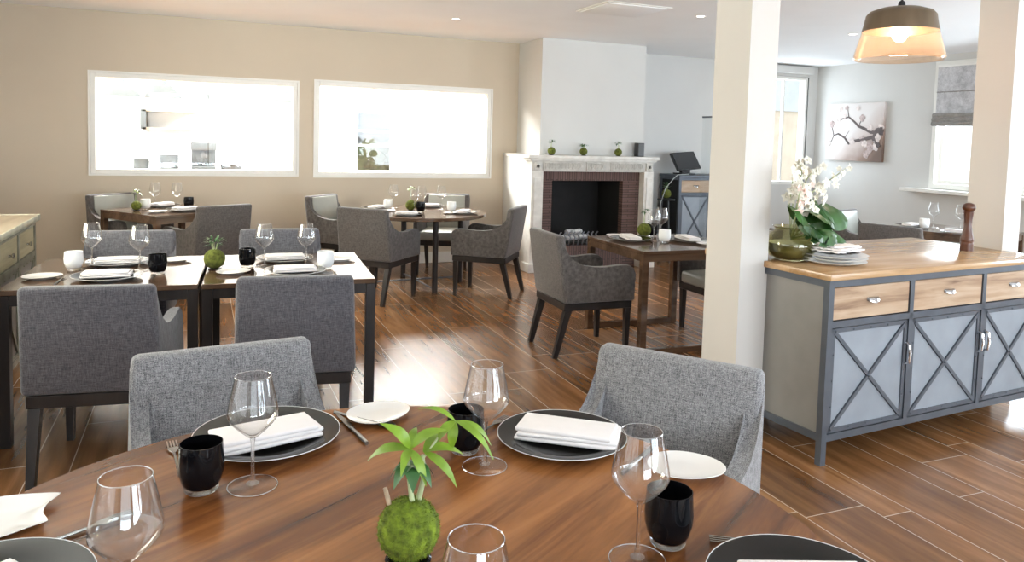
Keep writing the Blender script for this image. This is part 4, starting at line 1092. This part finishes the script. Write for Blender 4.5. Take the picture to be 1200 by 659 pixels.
def spray(pts, nfl, mat, label, size, seed):
    rr = random.Random(seed); r = empty('orchid_spray', vb)
    P = [Vector(p) - Vector(vb) for p in pts]
    b = B(); b.tube(P, [0.003] * (len(P) - 1) + [0.0012], 6); b.obj('stalk', M['stemgreen'], r)
    for k in range(nfl):
        t = 0.42 + 0.58 * k / max(1, nfl - 1); u = t * (len(P) - 1); i = min(int(u), len(P) - 2); c = P[i].lerp(P[i + 1], u - i)
        c = c + Vector((rr.uniform(-.028, .028), rr.uniform(-.035, .02), rr.uniform(-.025, .02)))
        nrm = Vector((rr.uniform(-.6, .6), -1, rr.uniform(-.3, .5))).normalized(); s = nrm.cross(Vector((0, 0, 1))).normalized(); up = s.cross(nrm); b = B()
        sz = size * rr.uniform(.75, 1.1) * (1 - 0.45 * (t - .42))
        for q in range(5):
            a = q * 2 * PI / 5 + PI / 2; dv = s * math.cos(a) + up * math.sin(a) + nrm * 0.25
            b.leaf(c, dv, sz, sz * 0.85, 0.1, 0.25, n=5, upv=nrm)
        b.ball(c + nrm * sz * .2, sz * .2, 1)
        b.obj('blossom', mat, r)
    tag(r, label, 'flower', 'flowers in the vase')
spray([vb, (2.765, 3.00, 1.22), (2.740, 2.96, 1.34), (2.735, 2.93, 1.39)], 13, M['petal'], 'white orchid stem standing against the pillar', .034, 1)
spray([vb, (2.805, 3.02, 1.26), (2.825, 2.99, 1.38), (2.800, 2.98, 1.44)], 13, M['petal'], 'tall cream orchid stem at the top of the bouquet', .036, 2)
spray([vb, (2.855, 3.03, 1.22), (2.935, 3.00, 1.30), (3.025, 2.98, 1.36), (3.095, 2.97, 1.41)], 15, M['petal'], 'orchid stem arching away from the pillar over the leaves', .030, 3)
spray([vb, (2.745, 2.93, 1.18), (2.730, 2.90, 1.28), (2.735, 2.88, 1.34)], 10, M['pinkpetal'], 'short blush flower stem low in the bouquet', .030, 4)
spray([vb, (2.855, 3.04, 1.26), (2.895, 3.02, 1.36), (2.935, 3.01, 1.41)], 11, M['petal'], 'pale orchid stem between the tallest and the arching one', .034, 6)
spray([vb, (2.795, 2.95, 1.16), (2.825, 2.90, 1.24), (2.845, 2.88, 1.30)], 10, M['petal'], 'low white orchid stem in the middle of the bouquet', .034, 8)
def stack_plate():
    b = B(); b.lathe([(0, 0), (0.095, 0), (0.10, 0.003), (0.160, 0.016), (0.164, 0.0185), (0.160, 0.0195), (0.10, 0.0078), (0, 0.006)], 48)
    return b.obj('dinner_plate', M['china'])
for i, lab in enumerate(('bottom white plate of the stack on the plank-topped sideboard', 'middle white plate of the stack on the plank-topped sideboard', 'third white plate, under the dark one of the sideboard stack')):
    put(stack_plate, 'splate', (3.00 + 0.004 * i, 2.93, HB + 0.0155 * i), i, lab, 'plate', 'plates stacked on the sideboard')
b = B(); b.lathe([(0, 0), (0.08, 0), (0.130, 0.010), (0.134, 0.012), (0.130, 0.0135), (0.08, 0.0045), (0, 0.004)], 40)
o = b.obj('dinner_plate', M['charger']); o.location = (3.00, 2.935, HB + 0.052); tag(o, 'dark plate topping the stack on the plank-topped sideboard', 'plate', 'plates stacked on the sideboard')
b = B()
for k, (w_, d_, z_, a_) in enumerate(((0.25, 0.18, 0.004, 0.0), (0.235, 0.165, 0.0115, 0.10), (0.19, 0.14, 0.019, -0.16))):
    n_ = 18; rows = []
    for q, zz in ((0, -0.0035), (1, 0.0035)):
        rows.append([[b.bm.verts.new(Matrix.Rotation(a_, 3, 'Z') @ Vector(((i / n_ - .5) * w_, (j / n_ - .5) * d_, 0)) + Vector((0, 0, z_ + zz + 0.0045 * noise.noise(Vector((i * .45, j * .45, k * 5.0))) + 0.003 * k))) for j in range(n_ + 1)] for i in range(n_ + 1)])
    lo_, hi_ = rows
    for i in range(n_):
        for j in range(n_):
            b.bm.faces.new((lo_[i][j], lo_[i][j + 1], lo_[i + 1][j + 1], lo_[i + 1][j])); b.bm.faces.new((hi_[i][j], hi_[i + 1][j], hi_[i + 1][j + 1], hi_[i][j + 1]))
    for i in range(n_):
        for a1, a2 in (((i, 0), (i + 1, 0)), ((i, n_), (i + 1, n_)), ((0, i), (0, i + 1)), ((n_, i), (n_, i + 1))):
            b.bm.faces.new((lo_[a1[0]][a1[1]], lo_[a2[0]][a2[1]], hi_[a2[0]][a2[1]], hi_[a1[0]][a1[1]]))
o = b.obj('napkin', M['napkin']); o.location = (3.01, 2.925, HB + 0.068); o.rotation_euler = (0, 0, 0.25); tag(o, 'rumpled cream cloth lying on top of the plate stack', 'napkin')
pm_ = empty('pepper_mill', (4.215, 3.10, HB))
b = B(); b.lathe([(0, 0), (0.036, 0), (0.037, 0.012), (0.035, 0.03), (0.036, 0.034), (0.036, 0.048), (0.034, 0.052), (0.036, 0.056), (0.036, 0.070), (0.033, 0.085), (0.026, 0.115), (0.0215, 0.15), (0.022, 0.185), (0.0255, 0.215), (0.027, 0.232), (0.024, 0.236), (0, 0.236)], 32); b.obj('mill_body', M['millwood'], pm_)
b = B(); b.lathe([(0, 0.236), (0.024, 0.236), (0.034, 0.246), (0.037, 0.258), (0.034, 0.270), (0.024, 0.280), (0.010, 0.285), (0, 0.286)], 32); b.obj('mill_head', M['millwood'], pm_)
tag(pm_, 'tall turned wooden pepper mill by the second pillar', 'pepper mill')

# ---- on and around the tall cabinet
ps = empty('till_screen', (5.93, 8.38, 1.1005)); ps.scale = (1.1, 1.1, 0.98)
b = B(); b.span((-0.10, -0.08, 0), (0.10, 0.10, 0.02), 0.005); b.obj('stand_base', M['blackmatte'], ps)
b = B(); b.box((0.02, 0.03, 0.06), (0.12, 0.06, 0.10), 0.006); b.obj('stand_neck', M['blackmatte'], ps)
Rm = Matrix.Translation((0, 0, 0.18)) @ Euler((math.radians(-28), math.radians(-4), math.radians(12))).to_matrix().to_4x4()
b = B(); b.box((0, 0, 0), (0.40, 0.03, 0.26), 0.006); b.move(Rm); b.obj('screen_housing', M['blackmatte'], ps)
b = B(); b.box((0, -0.017, 0), (0.37, 0.004, 0.23)); b.move(Rm); b.obj('screen', M['screen'], ps)
tag(ps, 'black tilted till screen on the tall steel cabinet', 'monitor')
put(kokedama(1, 0.06, 0.2, 'mossdark', 'leafdark'), 'kok_stand', (5.50, 8.15, 0.8005), 0.2, 'dark moss-ball plant against the dark side of the tall cabinet', 'potted plant')
pst = empty('plant_stand', (5.50, 8.15, 0))
b = B(); b.lathe([(0, 0.78), (0.11, 0.78), (0.115, 0.79), (0.11, 0.80), (0, 0.80)], 28); b.obj('stand_top', M['blackmatte'], pst)
for i in range(3):
    a = 0.5 + i * 2.094; b = B(); b.tube([(0.05 * math.cos(a), 0.05 * math.sin(a), 0.78), (0.12 * math.cos(a), 0.12 * math.sin(a), 0)], 0.012, 8); b.obj('leg', M['blackmatte'], pst)
tag(pst, 'dark three-legged plant stand between fireplace and tall cabinet', 'plant stand')
b = B(); b.tube([(5.90, 8.25, 1.108), (5.80, 8.22, 1.106), (5.69, 8.19, 1.105), (5.58, 8.12, 1.06), (5.44, 8.08, 0.94), (5.36, 8.06, 0.75), (5.35, 8.05, 0.5), (5.36, 8.05, 0.2), (5.38, 8.06, 0.01)], 0.0045, 8)
tag(b.obj('power_cable', M['cable']), 'pale cable drooping from the till screen to the floor', 'cable')
ft = empty('speaker_tower', (5.30, 8.35, 0))
b = B(); b.span((-0.04, -0.06, 0.02), (0.04, 0.06, 0.86), 0.008); b.obj('cabinet', M['blackmatte'], ft)
b = B(); b.span((-0.07, -0.09, 0), (0.07, 0.09, 0.02), 0.004); b.obj('base', M['blackmatte'], ft)
tag(ft, 'slim black upright box on the floor right of the fireplace', 'speaker')
gd = empty('glass_screen', (5.74, 7.88, 0))
b = B(); b.span((-0.004, -0.36, 0.03), (0.004, -0.10, 1.83)); b.obj('glass_sheet', M['pane'], gd, False)
b = B(); b.span((-0.012, -0.385, 0), (0.012, -0.36, 1.85)); b.span((-0.012, -0.36, 1.83), (0.012, -0.10, 1.85)); b.span((-0.012, -0.36, 0), (0.012, -0.10, 0.03)); b.span((-0.06, -0.36, 0), (0.06, -0.10, 0.012)); b.obj('metal_edge', M['steelframe'], gd, False)
tag(gd, 'metal-edged glass screen seen edge-on beside the first pillar', 'glass screen')
# ------------------------------------------------------------------ fireplace
fp = empty('fireplace', (4.26, 7.75, 0))
def fx(x): return x - 4.26
b = B(); b.span((fx(3.40), 0.0, 1.295), (fx(5.12), 0.93, 1.335), 0.006) if False else b.span((fx(3.40), 0.0, 1.295), (fx(5.12), 0.24, 1.335), 0.006)
b.span((fx(3.43), 0.02, 1.270), (fx(5.09), 0.24, 1.295), 0.004); b.obj('mantel_shelf', M['stone'], fp)
b = B(); b.span((fx(3.46), 0.05, 1.15), (fx(5.06), 0.235, 1.27)); b.obj('frieze', M['carved'], fp, False)
# carved panels of the frieze: key-pattern ribs in three blocks
for a, c in ((3.60, 4.10), (4.15, 4.42), (4.47, 4.94)):
    b = B(); b.span((fx(a), 0.036, 1.16), (fx(c), 0.052, 1.262), 0.003)
    x = a + 0.02; i = 0
    while x < c - 0.05:
        b.span((fx(x), 0.026, 1.175), (fx(x) + 0.008, 0.038, 1.248)); b.span((fx(x), 0.026, 1.240), (fx(x) + 0.03, 0.038, 1.248)); b.span((fx(x) + 0.022, 0.026, 1.195), (fx(x) + 0.03, 0.038, 1.248)); b.span((fx(x) + 0.012, 0.026, 1.195), (fx(x) + 0.03, 0.038, 1.202)); b.span((fx(x), 0.026, 1.175), (fx(x) + 0.042, 0.038, 1.182))
        x += 0.042
    b.obj('carved_panel', M['carved'], fp, False)
for a, c in ((3.455, 3.60), (4.935, 5.065)):
    m_ = (a + c) / 2
    b = B(); b.span((fx(a), 0.04, 0.10), (fx(c), 0.235, 1.15), 0.003); b.span((fx(a) + 0.03, 0.03, 0.18), (fx(c) - 0.03, 0.05, 1.08), 0.003); b.obj('jamb', M['stone'], fp, False)
    b = B(); b.span((fx(a) - 0.03, 0.0, 0), (fx(c) + 0.03, 0.235, 0.10), 0.004); b.obj('plinth', M['stone'], fp, False)
    b = B(); b.span((fx(m_) - 0.045, 0.032, 1.165), (fx(m_) + 0.045, 0.052, 1.255), 0.003); b.lathe([(0, 0), (0.016, 0), (0.018, 0.006), (0.028, 0.008), (0.03, 0.002), (0.034, 0)], 16, (fx(m_), 0.032, 1.21), Matrix.Rotation(PI / 2, 4, 'X')); b.obj('rosette', M['carved'], fp)
# brick lining: side piers, soldier lintel, upright hearth front
for a, c in ((3.60, 3.765), (4.71, 4.935)):
    b = B(); b.span((fx(a), 0.15, 0.0), (fx(c), 0.24, 1.04)); b.obj('brick_pier', M['brick'], fp, False)
b = B(); b.span((fx(3.60), 0.15, 1.04), (fx(4.935), 0.24, 1.15)); b.obj('brick_lintel', M['brickv'], fp, False)
b = B(); b.span((fx(3.765), 0.10, 0.0), (fx(4.71), 0.78, 0.28)); b.obj('brick_hearth', M['brickv'], fp, False)
b = B(); b.span((fx(3.765), 0.76, 0.28), (fx(4.71), 0.79, 1.04)); b.span((fx(3.765), 0.24, 1.04), (fx(4.71), 0.79, 1.06)); b.span((fx(3.745), 0.24, 0.28), (fx(3.765), 0.79, 1.06)); b.span((fx(4.71), 0.24, 0.28), (fx(4.73), 0.79, 1.06)); b.obj('firebox', M['soot'], fp, False)
tag(fp, 'pale stone fireplace with slim brick lining and dark firebox', 'fireplace')
fb = empty('fire_basket', (4.12, 8.02, 0.281))
for k in range(9):
    x = -0.24 + 0.06 * k; b = B(); b.tube([(x, -0.12, 0.0), (x, -0.14, 0.05), (x + 0.012, -0.15, 0.09), (x - 0.01, -0.14, 0.13), (x + 0.012, -0.15, 0.16)], 0.009, 6); b.obj('bar', M['steel'], fb)
b = B(); b.span((-0.27, -0.13, 0.02), (0.27, 0.12, 0.035)); b.obj('grate', M['soot'], fb, False)
tag(fb, 'twisted iron fire basket in the dark firebox', 'fire basket')
for k, (x, y, z, a, lab) in enumerate(((-0.08, 0.0, 0.07, 0.1, 'ashy log lying low in the fire basket'), (0.10, 0.02, 0.075, -0.12, 'ashy log lying beside the low one in the fire basket'), (0.02, 0.0, 0.135, 0.3, 'ashy log resting across the top of the fire basket'))):
    b = B(); b.tube([(-0.12, 0, 0), (-0.04, 0.006, 0.004), (0.05, -0.004, 0), (0.12, 0.004, 0.003)], [0.032, 0.036, 0.034, 0.031], 10); o = b.obj('firewood_log', M['ash'])
    o.location = (4.12 + x, 8.02 + y * 2 + 0.03 * (k - 1), 0.281 + z); o.rotation_euler = (0, 0, a); tag(o, lab, 'log', 'logs in the fireplace')
for x, lab, kk in ((3.735, 'moss-ball plant on the mantel nearest the serving windows', 0), (4.15, 'short moss-ball plant in the middle of the mantel', 1), (4.615, 'moss-ball plant on the mantel nearest the dark box', 2)):
    mk = kokedama(0 if kk != 1 else 1, 0.046, 0.165 if kk != 1 else 0.125, 'mossdark', 'leafdark')
    put(mk, 'km%d' % kk, (x, 7.88, 1.3355), kk, lab, 'potted plant', 'plants on the mantel')
bx = empty('small_speaker', (4.93, 7.92, 1.3355))
b = B(); b.span((-0.045, -0.045, 0), (0.045, 0.045, 0.165), 0.006); b.obj('speaker_case', M['blackmatte'], bx)
b = B(); b.span((-0.036, -0.049, 0.01), (0.036, -0.045, 0.155)); b.obj('speaker_front', M['kitdark'], bx, False)
tag(bx, 'small dark grey box at the end of the mantel', 'speaker')
# white side block of the mantel facing the serving windows
b = B(); b.span((3.46, 8.0, 1.295), (3.645, YB, 1.335), 0.004); struct(b, 'trim_2', M['stone'])
b = B(); b.box((3.462, 8.36, 0.19), (0.012, 0.08, 0.12), 0.004); b.box((3.455, 8.36, 0.19), (0.006, 0.05, 0.05), 0.002); tag(b.obj('wall_socket', M['trim']), 'white socket low on the side of the chimney breast', 'socket')

# ------------------------------------------------------------------ right wall: picture and roman blind
pc = empty('canvas_picture', (XR - 0.022, 7.93, 1.73))
b = B(); b.box((0, 0, 0), (0.04, 0.98, 0.80), 0.003); b.obj('canvas', M['canvas'], pc, False)
def pp(u, v): return (-0.022, 0.49 - u * 0.98, 0.40 - v * 0.80)   # u across from the far end, v down
b = B()
def br(pts, r0, r1):
    P = [Vector(pp(*p)) for p in pts]; n = len(P)
    for v in b.tube(P, [r0 + (r1 - r0) * i / (n - 1) for i in range(n)], 6): v.co.x = -0.022 + (v.co.x + 0.022) * 0.15
br([(1.0, 0.52), (0.80, 0.50), (0.68, 0.44), (0.58, 0.40), (0.50, 0.32), (0.40, 0.24), (0.30, 0.26), (0.22, 0.30)], 0.030, 0.007)
br([(0.92, 0.56), (0.70, 0.62), (0.50, 0.66), (0.42, 0.70), (0.34, 0.60), (0.22, 0.53), (0.14, 0.56), (0.10, 0.42)], 0.030, 0.007)
br([(0.14, 0.56), (0.10, 0.66), (0.06, 0.72)], 0.007, 0.004); br([(0.58, 0.40), (0.62, 0.30), (0.64, 0.24)], 0.008, 0.004); br([(0.40, 0.24), (0.38, 0.14), (0.36, 0.08)], 0.007, 0.004); br([(0.34, 0.60), (0.42, 0.48)], 0.007, 0.003)
br([(1.0, 0.45), (0.9, 0.48), (0.85, 0.6), (0.95, 0.75)], 0.05, 0.04)
b.obj('painted_branch', M['branch'], pc)
rb = random.Random(9)
for i, (u, v, s) in enumerate(((0.10, 0.36, 1), (0.22, 0.28, .8), (0.05, 0.70, .9), (0.36, 0.08, .7), (0.25, 0.10, .7), (0.56, 0.09, .7), (0.64, 0.26, 1), (0.32, 0.22, .7), (0.48, 0.66, 1), (0.66, 0.62, 1.1), (0.78, 0.43, 1), (0.90, 0.60, 1.4), (0.80, 0.76, 1.5), (0.70, 0.70, 1), (0.96, 0.42, 1.1), (0.74, 0.88, 1.1), (0.90, 0.74, 1.2))):
    c = Vector(pp(u, v)); b = B()
    for q in range(5):
        a = q * 1.257 + rb.random(); p = c + Vector((-0.004, math.cos(a), math.sin(a))) * 0.0; q2 = Vector((0, math.cos(a) * 0.026 * s, math.sin(a) * 0.026 * s))
        vs = b.ball(c + q2, 0.026 * s, 2)
        for vv in vs: vv.co.x = -0.0235 + (vv.co.x - c.x) * 0.05 - 0.001 * (i % 3)
    b.obj('painted_blossom', M['blossompale'] if i % 3 else M['blossom'], pc)
tag(pc, 'unframed canvas picture of a blossoming branch on the far white wall', 'picture')
rbld = empty('roman_blind', (XR - 0.03, 6.02, 2.555))
b = B(); b.span((-0.02, -0.68, -0.03), (0.02, 0.66, 0.0), 0.003); b.obj('head_rail', M['trim'], rbld)
for k, (za, zb) in enumerate(((-0.03, -0.33), (-0.335, -0.61))):
    b = B(); b.span((-0.012, -0.68, zb), (-0.004, 0.66, za)); b.obj('fabric_panel', M['blind'], rbld)
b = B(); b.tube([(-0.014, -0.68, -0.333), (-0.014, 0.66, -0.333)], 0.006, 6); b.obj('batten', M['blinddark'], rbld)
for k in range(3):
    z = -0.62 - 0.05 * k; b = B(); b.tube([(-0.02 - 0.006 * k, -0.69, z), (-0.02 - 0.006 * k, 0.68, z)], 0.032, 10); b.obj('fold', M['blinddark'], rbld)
tag(rbld, 'grey roman blind half lowered over the window by the second pillar', 'blind')

# ------------------------------------------------------------------ light
w = bpy.data.worlds.new('sky'); scene.world = w; w.use_nodes = True
nt = w.node_tree; bg = nt.nodes['Background']
sky = nt.nodes.new('ShaderNodeTexSky'); sky.sky_type = 'PREETHAM' if 'PREETHAM' in [i.identifier for i in sky.bl_rna.properties['sky_type'].enum_items] else sky.sky_type
mixn = nt.nodes.new('ShaderNodeMix'); mixn.data_type = 'RGBA'; mixn.inputs['Factor'].default_value = 0.96
nt.links.new(sky.outputs[0], mixn.inputs['A']); mixn.inputs['B'].default_value = (0.96, 0.98, 1.0, 1)
nt.links.new(mixn.outputs['Result'], bg.inputs[0]); bg.inputs[1].default_value = 1.9

def area(name, loc, target, sx, sy, power, col):
    l = bpy.data.lights.new(name, 'AREA'); l.shape = 'RECTANGLE'; l.size = sx; l.size_y = sy; l.energy = power; l.color = col
    o = bpy.data.objects.new(name, l); COL.objects.link(o); o.location = loc
    d = Vector(target) - Vector(loc); o.rotation_euler = d.to_track_quat('-Z', 'Y').to_euler()
    return o
DAY = (0.80, 0.90, 1.0)
for i, (a, c) in enumerate(((-1.2, 1.6), (2.2, 5.0), (5.6, 7.9))):
    area('daylight_front', ((a + c) / 2, YF - 0.3, 1.45), ((a + c) / 2, 0, 1.55), c - a, 2.0, (40, 200, 165)[i], DAY)
    area('ceiling_fill', ((a + c) / 2, YF - 0.9, 0.1), ((a + c) / 2, YF + 3.5, 2.6), c - a, 1.2, (200, 340, 280)[i], (0.84, 0.92, 1.0))  # added lamp aimed upwards to brighten the ceiling
area('daylight_right', (XR + 0.3, 2.4, 1.5), (0, 2.4, 1.4), 2.3, 1.9, 170, DAY)
area('ceiling_fill_right', (XR + 0.8, 2.4, 0.2), (5, 2.8, 2.7), 2.3, 1.0, 170, (0.84, 0.92, 1.0))  # unseen uplight, added to lift the ceiling on this side
area('daylight_blind', (XR + 0.3, 6.04, 1.5), (0, 5.5, 1.2), 1.3, 0.9, 90, DAY)
area('daylight_corner', (7.75, YB + 0.4, 1.7), (7.2, 5, 1.2), 0.8, 1.5, 50, DAY)
area('daylight_left', (XL - 0.3, 4.4, 1.65), (4, 5.2, 1.2), 2.3, 1.3, 165, (1.0, 0.94, 0.76))
area('ceiling_fill_left', (XL - 0.8, 4.4, 0.5), (2, 5.0, 2.7), 2.3, 1.0, 230, (0.92, 0.97, 1.0))  # added uplight that whitens the ceiling from the left
area('daylight_near_left', (XL - 0.3, 0.5, 1.5), (3, 0.5, 1.3), 3.9, 1.7, 15, (1.0, 0.98, 0.92))
for x in (-1.6, 0.6, 2.8):
    area('kitchen_tube', (x, 10.6, KC - 0.03), (x, 10.6, 0), 1.6, 1.2, 560, (1.0, 0.99, 0.95))

# ------------------------------------------------------------------ camera
cam = bpy.data.cameras.new('camera'); co = bpy.data.objects.new('camera', cam); COL.objects.link(co)
F, CY, H = 887.23, 219.45, 1.52
yaw, pitch, roll = [math.radians(a) for a in (22.4548, 3.7230, 1.5712)]
f = Vector((math.sin(yaw) * math.cos(pitch), math.cos(yaw) * math.cos(pitch), -math.sin(pitch)))
r = Vector((math.cos(yaw), -math.sin(yaw), 0)); u = r.cross(f)
r2 = math.cos(roll) * r + math.sin(roll) * u; u2 = -math.sin(roll) * r + math.cos(roll) * u
mw = Matrix((r2, u2, -f)).transposed().to_4x4(); mw.translation = (0, 0, H)
co.matrix_world = mw
cam.sensor_fit = 'HORIZONTAL'; cam.sensor_width = 36.0; cam.lens = F / 1200 * 36.0
cam.shift_x = 0.0; cam.shift_y = -(659 / 2 - CY) / 1200
cam.clip_start = 0.05; cam.clip_end = 100
scene.camera = co

vs = scene.view_settings
vs.view_transform = 'Standard'; vs.look = 'None'; vs.exposure = 0.12; vs.gamma = 1.0; vs.use_curve_mapping = False
cy = scene.cycles
cy.use_denoising = True
try: cy.denoiser = 'OPENIMAGEDENOISE'
except Exception: pass
cy.max_bounces = 10; cy.diffuse_bounces = 5; cy.glossy_bounces = 4; cy.transmission_bounces = 8; cy.transparent_max_bounces = 16
cy.caustics_reflective = False; cy.caustics_refractive = False; cy.sample_clamp_indirect = 6.0
